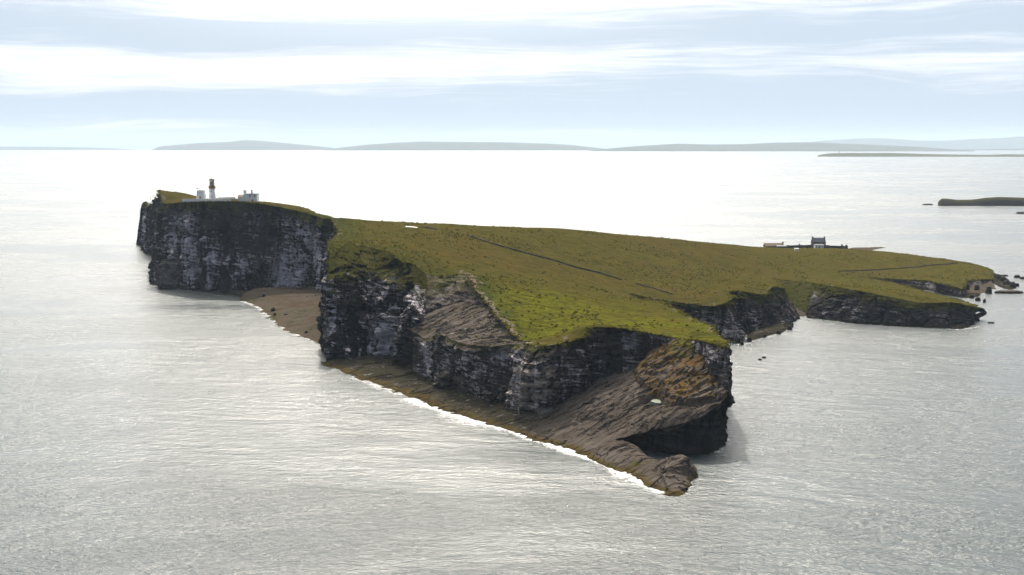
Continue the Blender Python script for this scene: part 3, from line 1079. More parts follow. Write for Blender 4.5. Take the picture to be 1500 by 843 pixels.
def plat_h(x, y):
    z = PLAT(x, y)
    d = polydist(terr, x, y) * np.where(inside(terr, x, y), 1, -1)
    z0_ = z
    z = beds(x, y, z, 0.6, 51, 0.8 * sstep(z, 1.0, 5.0) + 0.5)
    z = z + (blocks(x, y, 90) - 0.5) * (0.45 + 0.75 * sstep(z0_, 2.0, 7.0))
    rise = np.clip(1.8 + d * 0.25 + 2.4 * fbm((x * .873 + y * .489) / 15, (-x * .489 + y * .873) / 4.5, 0, 77, 4), 0, 5.0) * sstep(d, -1.2, 0.4)
    q = rise / 1.0
    rise = (np.floor(q) + sstep(q - np.floor(q), 0.85, 1)) * 1.0
    z = z + rise
    tp = inside(TIPB, x, y)
    cell = np.floor((x * .87 + y * .49) / 3.1), np.floor((-x * .49 + y * .87) / 2.3)
    z = z + np.where(tp, 0.0 + 1.2 * hsh(cell[0], cell[1], 0, 5), 0)
    pd = np.hypot((x - pit[0]) / 1.3, (y - pit[1]) / 1.0)
    z = z - 3.2 * (1 - sstep(pd, 2.0, 4.6))
    return z + 0.12 * fbm(x / 1.6, y / 1.6, 0, 12, 2)


tip_out = np.array([[wo[-1][0] + 2, wo[-1][1] - 2], [tip_w[0][0] + 1, tip_w[0][1] - 2]])
right = [slabp(x, y)[:2] for x, y in []]
poly = list(wo[:, :2]) + [tip_w[0][:2] + (0.5, -1.5)] + [p[:2] + (1.0, 0.4) for p in tip_w[1:4]] + [W(945, 668, 1)[:2]] + [W(905, 654, 3)[:2]] + \
    [p[:2] for p in slab_brink[2:]] + [(80, 486), (66, 506), (45, 505), (30, 500), (12, 508), (0, 516)] + [p[:2] for p in ci_in[::-1][2:]] + [ci3[0][:2] + (-4, 6)]
ctr_tip = [tuple(np.r_[p[:2], 0.0]) for p in tip_w]
PLAT = RBF(ctr + ctr_tip, 3e-5)
xy, f, hz = patch(np.array(poly), plat_h, 0.55, 6)
x, y = xy[:, 0], xy[:, 1]
dter = polydist(terr, x, y) * np.where(inside(terr, x, y), 1, -1)
lichen = sstep(dter, -7, 2) * (0.75 + 0.25 * fbm(x / 9, y / 9, 0, 3))
gcen = slabp(1010, 515)
moss = 0.9 * np.exp(-(((x - gcen[0]) / 14) ** 2 + ((y - gcen[1]) / 14) ** 2)) + 0.5 * np.exp(-(((x - tg3[:, 0].mean()) / 12) ** 2 + ((y - tg3[:, 1].mean()) / 12) ** 2))
shelfw = sstep(-x, -25, 5)
rock.add(np.column_stack([xy, hz]), f, dict(lichen=lichen.clip(0, 1), moss=(moss + 0.25 * shelfw).clip(0, 1), guano=0.25 * shelfw, dark=(shelfw * sstep(hz, 0.5, 1.5)).clip(0, 1)))
# the low seaward rim of the tongue
rim = [dict(t=np.array([*p[:2], 0]), b=np.array([p[0] + 0.8, p[1] - 0.8, -0.5]), mid=None) for p in []]

# bare dip slope above the lower cliff
mid_out = np.array([p for p in lower_brink])
mid_in = np.array([W(616, 462, 25), W(645, 450, 29), W(675, 443, 32), W(700, 446, 32.5), W(716, 452, 32.5), W(738, 480, 28.0), W(768, 505, 23.5)])
mc = [tuple(s['t']) for s in lower_cliff] + [tuple(geo_cliff[0]['t'])] + [tuple(p) for p in mid_in]
MID = RBF(mc, 1e-4)
mid_poly = np.vstack([mid_out[:, :2], (mid_in[::-1] + np.array([3.0, 4.0, 0]))[:, :2], [[mid_out[0, 0] - 4, mid_out[0, 1] + 8]]])


def mid_h(x, y):
    e = polydist(mid_out[:, :2], x, y, closed=False)
    z = MID(x, y)
    zb = beds(x, y, z, 0.8, 61, 1.8) + (blocks(x, y, 95, 9, 2.2) - 0.5) * 1.3
    return z + (zb - z) * sstep(e, 0, 2) + 0.12 * fbm(x / 1.6, y / 1.6, 0, 12, 2)


xy, f, hz = patch(mid_poly, mid_h, 0.6, 7)
near_b = polydist(mid_out[:, :2], xy[:, 0], xy[:, 1], closed=False) < 0.05
k = np.where(near_b)[0]
for i in k:
    j = np.argmin(np.hypot(*(mid_out[:, :2] - xy[i]).T))
    hz[i] = mid_out[j, 2] - 0.02
z0 = np.zeros(len(xy))
rock.add(np.column_stack([xy, hz]), f, dict(lichen=z0 + 0.05, moss=z0 + 0.35 + 0.3 * fbm(xy[:, 0] / 12, xy[:, 1] / 12, 0, 8), guano=z0 + 0.2))

# ledges at the foot of the eastern inlets
def ledge(pix, zmax, step, seed):
    p = np.array([W(x, y, 0.0)[:2] for x, y in pix])

    def h(x, y):
        d = polydist(p, x, y)
        z = -0.8 + np.minimum(d * 0.45, zmax + 0.8)
        return beds(x, y, z, 0.5, seed, 0.9)
    xy, f, hz = patch(p, h, step, seed)
    z0 = np.zeros(len(xy))
    rock.add(np.column_stack([xy, hz]), f, dict(lichen=z0, moss=z0, guano=z0 + 0.5, dark=z0 + 1.0))


ledge([(1084, 506), (1092, 489), (1105, 480), (1135, 472), (1162, 468), (1161, 481), (1150, 488), (1128, 493), (1108, 499)], 1.8, 1.0, 41)
ledge([(1184, 470), (1172, 467), (1166, 455), (1180, 458)], 1.5, 1.0, 42)
ledge([(1382, 477), (1402, 473), (1428, 472), (1424, 480), (1410, 483), (1390, 482)], 1.2, 0.9, 43)
ledge([(1400, 432), (1425, 428), (1440, 431), (1438, 435), (1415, 438)], 0.8, 1.0, 44)
ledge([(194, 366.5), (215, 363.5), (222, 366), (206, 367.5)], 0.8, 2.0, 45)
ledge([(213, 416), (240, 411), (252, 424), (232, 420)], 2.0, 1.5, 46)
ledge([(300, 425), (345, 426), (378, 428), (374, 437), (352, 436), (325, 431)], 2.2, 1.2, 47)
ledge([(1442, 404), (1456, 401), (1472, 404), (1490, 416), (1493, 422), (1482, 426), (1466, 423), (1452, 416)], 1.0, 1.2, 48)
struct(rock.build('rock_platform', M['slab'], False))

# boulder beach under the far cliff, and little beaches in the eastern inlets
beach = Join()


def beach_patch(wpix, ipix, zin, step, seed):
    a = np.array([W(x, y, 0) for x, y in wpix])
    b = np.array([W(x, y, zin) for x, y in ipix])
    o = a + np.array([-3.0, -5.0, -1.2])
    R = RBF([tuple(p) for p in a] + [tuple(p) for p in b] + [tuple(p) for p in o], 1e-3)
    xy, f, hz = patch(np.vstack([o[:, :2], (b[::-1] + np.array([2, 5.0, 0]))[:, :2]]), lambda x, y: R(x, y) + 0.8 * fbm(x / 11, y / 6, 0, seed, 5) + 0.9 * np.abs(fbm(x / 5, y / 3, 0, seed + 3, 3)), step, seed)
    beach.add(np.column_stack([xy, hz]), f, {})


beach_patch([(352, 440), (375, 449), (388, 459), (400, 468), (416, 481), (440, 492), (470, 505), (482, 515)], [(360, 429), (380, 424), (430, 419), (470, 420), (490, 425)], 4.5, 1.5, 71)
beach_patch([(1158, 466), (1172, 464), (1186, 463)], [(1162, 452), (1172, 450), (1184, 453)], 2.2, 1.2, 72)
beach_patch([(1412, 430), (1425, 431), (1448, 429), (1462, 424)], [(1416, 416), (1432, 416), (1452, 414)], 1.8, 1.5, 73)
struct(beach.build('beach', M['beach']))

# rock pool in the hollow of the slab
pp = [slabp(x, y) for x, y in [(953, 592), (956, 586), (962, 583), (969, 584), (970, 590), (965, 594), (958, 594)]]
pz = float(np.mean([p[2] for p in pp]))
mpool, gp = mat("pool_water")
finish(gp, (0.13, 0.15, 0.12), 0.25, None, spec=0.5)
struct(obj('rock_pool', [(p[0], p[1], pz + 0.25) for p in pp] + [(p[0], p[1], pz - 1.0) for p in pp], [tuple(range(6, -1, -1))] + [(i, (i + 1) % 7, 7 + (i + 1) % 7, 7 + i) for i in range(7)], mpool, smooth=False))

# ------------------------------------------------------------------ surf
foam = Join()


def surf(pix, inw, outw, strength=1.0, z=0.12):
    p = resample(np.array([W(x, y, 0) for x, y in pix]), 1.2)
    t = np.gradient(p[:, :2], axis=0)
    o = np.stack([t[:, 1], -t[:, 0]], 1)
    o /= np.linalg.norm(o, axis=1)[:, None]
    rows = 9
    u = np.linspace(-inw, 1, rows)[:, None]
    wdt = outw * (1.1 + 1.3 * fbm(p[:, 0] / 14, p[:, 1] / 14, 0, 91, 3))[None]
    off = np.where(u < 0, u * 1.0, u * wdt)
    x = p[None, :, 0] + o[None, :, 0] * off
    y = p[None, :, 1] + o[None, :, 1] * off
    zz = np.full(x.shape, z) + 0.1 * fbm(x / 3, y / 3, 0, 4)
    e = strength * (1 - np.clip(u, 0, 1)) * np.ones_like(x)
    e = e * np.minimum(1, np.minimum(np.arange(len(p)), np.arange(len(p))[::-1]) / 4.0)[None]
    n = len(p)
    idx = np.arange(rows * n).reshape(rows, n)
    q = np.stack([idx[:-1, :-1], idx[1:, :-1], idx[1:, 1:], idx[:-1, 1:]], -1).reshape(-1, 4)
    foam.add(np.stack([x, y, zz], -1).reshape(-1, 3), q, dict(edge=e.ravel()))


surf(wl[1:5], 3, 6, 0.8)
surf(wl[4:], 3, 9, 1.0)
surf([(352, 441), (375, 450), (388, 460), (400, 469), (416, 482), (440, 493), (470, 506)], 2, 5, 0.85)
surf([(1000, 727), (1008, 712), (1020, 700)], 2, 2, 0.6)
surf([(1040, 668), (1060, 660), (1071, 640)], 2, 5, 0.75)
surf([(1084, 508), (1108, 501), (1128, 495), (1150, 490), (1163, 482)], 2, 4, 0.6)
surf([(1380, 483), (1410, 484), (1440, 478)], 2, 5, 0.7)
surf([(196, 368), (222, 367)], 1, 4, 0.75)
surf([(214, 417), (232, 421), (260, 424), (300, 430), (352, 440)], 1, 4, 0.7)
surf([(1184, 468), (1243, 474), (1305, 479), (1350, 482), (1380, 483)], 1, 2.5, 0.65)
struct(foam.build('surf_foam', M['foam']), 'stuff')

# ------------------------------------------------------------------ loose rocks, stacks and reefs in the sea
def lump(name, px, py, wpx, hpx, label, cat='rock', deep=0.8, seed=0, lean=0.0, group=None, z0=0.0, m='cliff'):
    """a rock whose waterline centre shows at (px,py), wpx wide and hpx high in the photograph"""
    c = W(px, py, z0)
    s = c[1] / F
    w, h, dp = wpx * s, hpx * s, wpx * s * deep
    n, rows = 40, 26
    th = np.linspace(0, 2 * np.pi, n, endpoint=False)[None]
    v = np.linspace(0, 1, rows)[:, None]
    prof = np.where(v < 0.6, 1.0 - 0.22 * v, (1.0 - 0.132) * np.sqrt(np.clip(1 - ((v - 0.6) / 0.4) ** 2.6, 0.0, 1)))
    zz = -1.0 + (h + 1.0) * v + 0 * th
    x = 0.5 * w * prof * np.cos(th) + lean * w * v
    y = 0.5 * dp * prof * np.sin(th)
    gx, gy = x + c[0], y + c[1] + dp * 0.3
    d = 0.22 * fbm(gx / (w * .35 + .3), gy / (w * .35 + .3), zz / (h * .5 + .5), seed, 4) + 0.10 * (hsh(np.floor(zz / max(.5, h * .16) + 0.02 * gx), np.floor(th * 2.2), 0, seed) - 0.5)
    x = x * (1 + d)
    y = y * (1 + d)
    zz = zz * (1 + 0.12 * vnoise(gx / (w * .3 + .2), gy / (w * .3 + .2), 0, seed) * (v > 0.3))
    V = np.stack([x, y, zz], -1).reshape(-1, 3)
    idx = np.arange(rows * n).reshape(rows, n)
    q = [(idx[i, k], idx[i, (k + 1) % n], idx[i + 1, (k + 1) % n], idx[i + 1, k]) for i in range(rows - 1) for k in range(n)]
    q.append(tuple(idx[-1]))
    o = obj(name, V, q, M[m], None, True, dict(guano=np.full(len(V), .15), hang=np.zeros(len(V)), pale=np.full(len(V), .25)) if m == 'cliff' else dict(lichen=np.zeros(len(V)), moss=np.zeros(len(V)), guano=np.zeros(len(V))))
    o.location = (c[0], c[1] + dp * 0.3, z0)
    return tag(o, label, cat, group)


LR = [
    ('sea_stack', 1431.5, 427.5, 8.5, 10, 'squat dark sea stack standing on the shingle beach, nearer the grassy block', 'sea stack'),
    ('sea_stack', 1449, 430, 9.5, 11, 'thick dark sea stack standing in the water just off the shingle beach', 'sea stack'),
    ('sea_stack', 1417.5, 427, 7, 11, 'dark rock tower leaning against the end of the small grassy block', 'sea stack'),
    ('sea_rock', 1424, 437, 7, 5.5, 'low dark rock awash just behind the cape, biggest of three in a line', 'rock'),
    ('sea_rock', 1433, 441, 8.5, 5, 'jagged wet rock in the middle of the three behind the cape', 'rock'),
    ('sea_rock', 1442.5, 443, 5, 5, 'small round rock standing clear in the water beyond the arch', 'rock'),
    ('sea_rock', 1462, 410, 12, 8, 'broad dark boulder touching the grassy end of the island', 'boulder'),
    ('sea_rock', 1470, 414, 9, 8, 'dark pointed boulder in the middle of the heap off the island end', 'boulder'),
    ('sea_rock', 1475, 419, 10, 8, 'dark boulder at the front of the heap off the island end', 'boulder'),
    ('sea_rock', 1484, 422, 9.5, 9, 'tall dark boulder at the seaward end of the boulder heap', 'boulder'),
    ('sea_rock', 1490.5, 420, 6.5, 5, 'little boulder standing apart past the seaward end of the heap', 'boulder'),
    ('sea_rock', 1473, 405, 11, 2.2, 'flat thin skerry just behind the boulder heap', 'skerry'),
    ('sea_rock', 1491, 407, 10, 4, 'low humped skerry out in the bright water near the photo edge', 'skerry'),
    ('sea_rock', 1499, 409, 9, 3, 'low skerry cut off by the right edge of the photo', 'skerry'),
    ('reef', 1480, 430, 46, 4, 'long flat brown reef running out from the shingle beach', 'reef'),
    ('sea_rock', 1453, 474, 12, 2, 'flat wet ledge at the foot of the sea arch leg', 'rock'),
    ('sea_rock', 1394, 481, 11, 3.5, 'pale broken slab at the foot of the cape cliff, left of its pair', 'rock'),
    ('sea_rock', 1408, 481, 9, 3, 'pale broken slab at the foot of the cape cliff, right of its pair', 'rock'),
    ('sea_rock', 1113.5, 528, 6, 2.6, 'small dark rock awash in the bay, nearer of the two', 'rock'),
    ('sea_rock', 1119.5, 525, 7, 2.4, 'small dark rock awash in the bay, farther of the two', 'rock'),
    ('sea_rock', 1498, 313.2, 16, 2.4, 'far low skerry in front of the dark flat islet', 'skerry'),
]
for i, (nm, px, py, w, h, lab, cat) in enumerate(LR):
    lump(nm, px, py, w, h, lab, cat, seed=100 + i * 7, deep=0.35 if nm == 'reef' else 0.8, m='slab' if nm == 'reef' else 'cliff')
# boulders fallen along the foot of the cliffs
rng = random.Random(5)
FB = [(771, 611, 13, 9), (783, 613, 7, 5), (756, 607, 7, 4), (1087, 505, 6, 5), (1098, 500, 7, 5), (1120, 494, 6, 4), (1141, 489, 7, 5), (1157, 483, 8, 6), (1160, 479, 6, 6), (1416, 477, 8, 4)]
FL = ['largest fallen block at the foot of the pale buttress', 'small fallen block right of the largest one below the pale buttress', 'low fallen block left of the largest one below the pale buttress',
      'dark boulder at the near foot of the green-streaked headland', 'boulder in the first gully of the bay shelf', 'low wet boulder midway along the bay shelf', 'boulder near the outer part of the bay shelf',
      'front boulder at the outer end of the bay shelf', 'rear boulder at the outer end of the bay shelf', 'round boulder at the cliff foot beside the arch']
for i, ((px, py, w, h), lab) in enumerate(zip(FB, FL)):
    lump('fallen_boulder', px, py, w, h, lab, 'boulder', seed=300 + 5 * i, z0=3.0 if py > 600 else 0.3)


rg = np.random.default_rng(8)
for i in range(26):
    u = rg.uniform(0, len(ci) - 1.01)
    a, b = ci[int(u)], ci[int(u) + 1]
    f_ = u - int(u)
    px, py = a[0] + (b[0] - a[0]) * f_, a[1] + (b[1] - a[1]) * f_ + rg.uniform(2, 12)
    lump('fallen_boulder', px, py, rg.uniform(2.5, 6), rg.uniform(1.6, 3.6), 'small dark block lying on the foreshore below the near cliff', 'boulder', seed=500 + i, z0=a[2] * (1 - (py - a[1] - (b[1] - a[1]) * f_) / 26), group='loose blocks on the foreshore')
for i in range(22):
    px = rg.uniform(385, 464)
    wy = float(np.interp(px, [375, 388, 400, 416, 440, 470], [449, 459, 468, 481, 492, 505]))
    py = 422 + (wy - 424) * rg.uniform(0, 1) ** 1.6
    lump('fallen_boulder', px, py, rg.uniform(2.5, 8), rg.uniform(1.5, 3.6), 'dark boulder lying on the cove beach under the far cliff', 'boulder', seed=600 + i, z0=4.4 * (1 - (py - 421) / (wy - 421)) + 0.9, group='boulders on the cove beach')


# natural arch at the end of the cape: a leg and a lintel of the same rock
def arch():
    a0 = Q(1425, 460, 760)
    leg_b = W(1443, 474, 0)
    pts = [np.array([a0[0] - 1, 764, 6.0, 3.4]), np.array([Q(1432, 453, 764)[0], 764, 6.4, 2.3]), np.array([Q(1438, 454, 764)[0], 763.5, 6.0, 2.2]),
           np.array([Q(1442, 459, 763)[0], 763, 4.2, 1.9]), np.array([leg_b[0] + .3, 762.6, 1.8, 1.9]), np.array([leg_b[0] + .9, 762.4, -1.5, 2.6])]
    P = np.array(pts)
    s = np.linspace(0, len(P) - 1, 40)
    C = np.stack([np.interp(s, range(len(P)), P[:, k]) for k in range(4)], 1)
    tang = np.gradient(C[:, :3], axis=0)
    tang /= np.linalg.norm(tang, axis=1)[:, None]
    yv = np.array([0, 1.0, 0])
    n = 22
    V = []
    for c, t in zip(C, tang):
        u = np.cross(t, yv)
        u /= np.linalg.norm(u)
        for k in range(n):
            a = 2 * math.pi * k / n
            r = c[3] * (0.62 * math.copysign(abs(math.cos(a)) ** .7, math.cos(a)))
            q = c[3] * 1.3 * math.copysign(abs(math.sin(a)) ** .7, math.sin(a))
            V.append(c[:3] + u * r + yv * q)
    V = np.array(V)
    nz = fbm(V[:, 0] / 1.6, V[:, 1] / 1.6, V[:, 2] / 1.4, 71, 3)
    V[:, 0] += 0.35 * nz
    V[:, 1] += 0.8 * nz
    V[:, 2] += 0.25 * fbm(V[:, 0] / 1.2, V[:, 1] / 1.2, V[:, 2] / 1.2, 75, 2)
    q = [(i * n + k, i * n + (k + 1) % n, (i + 1) * n + (k + 1) % n, (i + 1) * n + k) for i in range(39) for k in range(n)]
    q.append(tuple(range(39 * n, 40 * n)))
    o = obj('sea_arch', V, q, M['cliff'], None, True, dict(guano=np.full(len(V), .2), hang=sstep(V[:, 2], 5.5, 8) * .9, pale=np.full(len(V), .05)))
    tag(o, 'small natural rock arch with a thick leg at the tip of the low cape', 'sea arch')


arch()


# ------------------------------------------------------------------ land beyond: islands and hills
def range_of_hills(name, crest, dist, depth, m, seed, toe=0.5, rough=0.06, mound=True, cross=26, steep=1.0):
    """crest = [(pixel x, pixel y)] seen at the middle of a land mass `depth` deep whose near shore lies at `dist`"""
    c = np.array(crest, float)
    n = 180
    xs = np.linspace(c[0, 0], c[-1, 0], n)
    ys = np.interp(xs, c[:, 0], c[:, 1])
    k = np.ones(5) / 5
    ys[2:-2] = np.convolve(ys, k, 'valid')
    V = np.zeros((cross, n, 3))
    cz = np.array([Q(x, y, dist + depth * toe)[2] for x, y in zip(xs, ys)])
    lvl = -((dist + depth * toe) ** 2) / RE2
    hh = np.maximum(cz - lvl, 0.5)
    for i in range(cross):
        v = i / (cross - 1)
        Y = dist + depth * v
        a = v / toe if v < toe else (1 - v) / (1 - toe)
        a = min(1.0, max(0.0, a))
        sh = (1 - (1 - a) ** (2.0 * steep)) if mound else min(1, a * 6)
        for j in range(n):
            dx = (xs[j] - 750) / F
            X = dx * Y / (CP + 0)
            V[i, j] = (X, Y, -(Y * Y + X * X) / RE2 - 1.0 + (hh[j] + 1) * sh)
    nz = fbm(V[..., 0] / (depth * .3), V[..., 1] / (depth * .3), 0, seed, 5)
    a = np.minimum(np.linspace(0, 1, cross), np.linspace(1, 0, cross))[:, None]
    V[..., 2] += nz * rough * hh[None] * sstep(a, 0.05, 0.3) - 0
    idx = np.arange(cross * n).reshape(cross, n)
    q = np.stack([idx[:-1, :-1], idx[:-1, 1:], idx[1:, 1:], idx[1:, :-1]], -1).reshape(-1, 4)
    return struct(obj(name, V.reshape(-1, 3), q, m))


range_of_hills('hills', [(228, 219.5), (243, 214), (293, 210), (340, 208), (365, 205.3), (385, 206), (410, 208.5), (445, 212), (480, 215.5), (510, 219.5)], 25000, 5000, HILL, 3)
range_of_hills('hills', [(478, 220), (500, 216.8), (540, 212.5), (580, 209.5), (620, 207.5), (680, 208), (740, 208.8), (800, 210.5), (840, 213), (890, 219)], 22000, 5000, HILL, 5)
range_of_hills('hills', [(862, 221.5), (890, 218), (930, 214.5), (990, 211), (1040, 212), (1090, 211), (1130, 209), (1180, 208.2), (1230, 210.5), (1290, 213), (1340, 215), (1370, 217.5), (1420, 221)], 18500, 4200, HILL, 7)
range_of_hills('hills', [(1290, 220.5), (1350, 219), (1420, 218.6), (1500, 217), (1600, 215), (1720, 219)], 24000, 3000, HILL, 9)
range_of_hills('hills', [(1130, 213), (1200, 206), (1262, 202.3), (1300, 203.5), (1340, 206), (1375, 206), (1410, 203.5), (1450, 201.5), (1484, 198.8), (1520, 199.5), (1600, 196), (1720, 204), (1800, 214)], 33000, 7000, HILL, 11)
range_of_hills('hills', [(-260, 214), (-120, 213), (-40, 213.6), (60, 214.8), (140, 216), (205, 218.8)], 31000, 4000, HILL, 13)
range_of_hills('low_island', [(1192, 228), (1200, 226), (1210, 224.6), (1240, 224.2), (1300, 224.4), (1360, 226), (1440, 227), (1460, 226), (1500, 226.6), (1620, 226), (1700, 230)], 10100, 700, ISLE, 15, rough=0.04)
range_of_hills('islet', [(1369, 299), (1372, 291.6), (1381, 291.8), (1397, 293.8), (1418, 293.4), (1437, 290.6), (1458, 289.4), (1500, 290.6), (1580, 289), (1640, 298)], 2150, 160, m_hill("islet_turf", (0.03, 0.028, 0.014), (0.045, 0.042, 0.014), (0.03, 0.028, 0.016), 0.06, (0.028, 0.022, 0.022)), 17, toe=0.10, rough=0.05, steep=1.0)
lump('sea_rock', 1360, 300.4, 16, 1.6, 'far flat skerry trailing from the left end of the dark islet', 'skerry', seed=71, deep=0.6)

# shingle spit behind the farm
sp = np.array([W(x, y, 0.0)[:2] for x, y in [(1228, 372), (1246, 371.5), (1268, 369.3), (1290, 364.8), (1302, 362.8), (1290, 361.5), (1262, 363.2), (1240, 363.6), (1220, 366)]])


def spit_h(x, y):
    d = polydist(sp, x, y)
    return -0.5 + np.minimum(d * 0.16, 2.0) + 0.15 * fbm(x / 6, y / 6, 0, 3)


xy, f, hz = patch(sp, spit_h, 2.5, 81)
struct(obj('shingle_spit', np.column_stack([xy, hz]), f, M['beach']))


# ------------------------------------------------------------------ lighthouse station
def lighthouse():
    Y = 955.0
    s = Y / F
    c = Q(311, 292, Y)
    base = ground(c[0], c[1]) * 1.0
    base = float(base)
    top = lambda py: float(Q(311, py, Y)[2]) - base
    t = thing('lighthouse', 'tall round white lighthouse tower with ochre gallery band and dark domed lantern', 'lighthouse', (c[0], Y, base))
    g0 = top(276.5)
    MB().lathe([(2.75, -1.0), (2.62, 2), (2.42, g0 * .6), (2.3, g0)], 40).build('tower', M['white'], t, True)
    g1 = top(272.0)
    MB().lathe([(2.45, g0 - .05), (2.75, g0 + .35), (2.75, g0 + .7), (2.25, g0 + .75), (2.25, g1)], 40).build('gallery', M['ochre'], t, False)
    rl = MB()
    for k in range(20):
        a = 2 * math.pi * k / 20
        rl.box(2.65 * math.cos(a) - .04, 2.65 * math.cos(a) + .04, 2.65 * math.sin(a) - .04, 2.65 * math.sin(a) + .04, g0 + .7, g0 + 1.75)
    for zz in (g0 + 1.2, g0 + 1.72):
        rl.lathe([(2.61, zz), (2.69, zz), (2.69, zz + .06), (2.61, zz + .06)], 40)
    rl.build('railing', M['ochre'], t)
    l1 = top(264.5)
    MB().lathe([(1.75, g1), (1.75, l1)], 24).build('lantern_glass', M['lantern'], t)
    fr = MB()
    for k in range(10):
        a = 2 * math.pi * (k + .5) / 10
        fr.box(1.8 * math.cos(a) - .04, 1.8 * math.cos(a) + .04, 1.8 * math.sin(a) - .04, 1.8 * math.sin(a) + .04, g1, l1)
    for zz in (g1, (g1 + l1) / 2, l1 - .12):
        fr.lathe([(1.72, zz), (1.88, zz), (1.88, zz + .12), (1.72, zz + .12)], 24)
    fr.build('lantern_frame', M['ochre'], t)
    MB().lathe([(.7, g1 + .02), (.95, g1 + .8), (1.0, l1 - 1.2), (.6, l1 - .5)], 20).build('lens', M['concrete'], t)
    d1 = top(261.6)
    MB().lathe([(2.05, l1 + .01), (2.1, l1 + .2), (1.7, l1 + (d1 - l1) * .6), (.9, d1 - .15), (.3, d1)], 28).build('dome', M['darkmetal'], t, True)
    MB().lathe([(.28, d1 - .05), (.34, d1 + .3), (.12, d1 + .5), (.10, d1 + 1.3), (.03, d1 + 1.6)], 12).build('finial', M['darkmetal'], t, True)
    for zz in (g0 * .32, g0 * .72):
        w = MB().box(-.35, .35, -2.62, -2.3, zz, zz + 1.0).build('window', M['glassdark'], t)

    # fog signal tower: square, battered sides
    Y2 = 948.0
    c2 = Q(294.7, 292, Y2)
    b2 = float(ground(c2[0], c2[1]))
    h2 = float(Q(295, 279.2, Y2)[2]) - b2
    t = thing('fog_signal_tower', 'squat white tapering tower with a horn on its flat roof, left of the lighthouse', 'tower', (c2[0], Y2, b2))
    MB().box(-3.35, 3.35, -3.0, 3.0, -1, h2, .85, .7).build('body', M['white'], t)
    MB().box(-2.62, 2.62, -2.42, 2.42, h2 + .002, h2 + .28).build('parapet', M['white'], t)
    hn = MB()
    hn.box(-1.5, -1.1, -.2, .2, h2 + .28, h2 + 1.3)
    nn, v, f = 14, [], []
    for x, r in ((-1.2, .16), (-2.2, .24), (-2.9, .42), (-3.3, .7)):
        for k in range(nn):
            a = 2 * math.pi * k / nn
            v.append((x, r * math.cos(a), h2 + 1.45 + r * math.sin(a)))
    for i in range(3):
        for k in range(nn):
            f.append((i * nn + k, (i + 1) * nn + k, (i + 1) * nn + (k + 1) % nn, i * nn + (k + 1) % nn))
    f.append(tuple(range(nn)))
    hn.add(v, f)
    hn.build('horn', M['ochre'], t)
    rl = MB()
    for x in (-.6, .4, 1.4, 2.3):
        rl.box(x - .05, x + .05, -2.3, -2.2, h2 + .28, h2 + 1.35)
    rl.box(-.6, 2.35, -2.29, -2.21, h2 + 1.3, h2 + 1.38)
    rl.build('railing', M['darkmetal'], t)
    MB().box(-.5, .5, -3.08, -2.7, 2.6, 4.0).build('window', M['glassdark'], t)

    # perimeter walls
    def wall(name, pts, h, th, m, label, cat, coping=None):
        P = [Q(x, y, Yw) for x, y, Yw in pts]
        o = np.array([P[0][0], P[0][1], float(ground(P[0][0], P[0][1]))])
        t = thing(name, label, cat, o)
        b, cp = MB(), MB()
        R = resample(np.array(P), 2.0)
        zt = [float(ground(p[0], p[1])) for p in R]
        zt = np.convolve(np.pad(zt, 3, mode='edge'), np.ones(7) / 7, 'valid')
        hs = np.interp(np.linspace(0, 1, len(R)), np.linspace(0, 1, len(h)), h) if hasattr(h, '__len__') else np.full(len(R), h)
        for B, z0, z1, wd in ((b, -1.5, 0, th), (cp, .001, .22, th + .16)):
            v, f = [], []
            for i, p in enumerate(R):
                lo = zt[i] - o[2] + (z0 if B is b else hs[i] + z0)
                hi = zt[i] - o[2] + hs[i] + z1
                for dy in (-wd / 2, wd / 2):
                    v += [(p[0] - o[0], p[1] - o[1] + dy, lo), (p[0] - o[0], p[1] - o[1] + dy, hi)]
            for i in range(len(R) - 1):
                a, c = i * 4, i * 4 + 4
                f += [(a, c, c + 1, a + 1), (a + 2, a + 3, c + 3, c + 2), (a + 1, c + 1, c + 3, a + 3), (a, a + 2, c + 2, c)]
            f += [(0, 1, 3, 2), (4 * len(R) - 4, 4 * len(R) - 2, 4 * len(R) - 1, 4 * len(R) - 3)]
            B.add(v, f)
        b.build('wall_face', m, t)
        if coping:
            cp.build('coping', coping, t)
        return t
    wall('boundary_wall', [(267, 293, 944), (290, 293, 942), (318, 292.5, 942), (338, 292, 943)], [2.4, 2.1, 1.5, 1.2], .6, M['white'], 'long white boundary wall along the cliff top below the lighthouse', 'wall', M['concrete'])
    wall('boundary_wall', [(319, 291, 968), (345, 291, 968)], 1.3, .5, M['white'], 'pale wall with a red coping between the lighthouse and the keepers house', 'wall', M['redpaint'])
    # fence to the house
    a, b = Q(337, 292, 955), Q(351, 293, 950)
    o = np.array([a[0], a[1], float(ground(a[0], a[1]))])
    t = thing('fence', 'low grey post fence running from the red coped wall to the keepers house', 'fence', o)
    for k in range(7):
        p = a + (b - a) * k / 6
        z = float(ground(p[0], p[1])) - o[2]
        MB().box(p[0] - o[0] - .12, p[0] - o[0] + .12, p[1] - o[1] - .12, p[1] - o[1] + .12, z - .4, z + 1.5).build('post', M['wood'], t)
    r = MB()
    z0, z1 = 0.0, float(ground(b[0], b[1])) - o[2]
    for hh in (.7, 1.2):
        d = b - a
        v = []
        for (px, pz) in ((0, z0), (d[0], z1)):
            yy = 0 if px == 0 else d[1]
            v += [(px, yy - .2, pz + hh), (px, yy - .13, pz + hh), (px, yy - .13, pz + hh + .18), (px, yy - .2, pz + hh + .18)]
        r.add(v, [(0, 4, 5, 1), (1, 5, 6, 2), (2, 6, 7, 3), (3, 7, 4, 0), (0, 1, 2, 3), (7, 6, 5, 4)])
    r.build('rail', M['wood'], t)

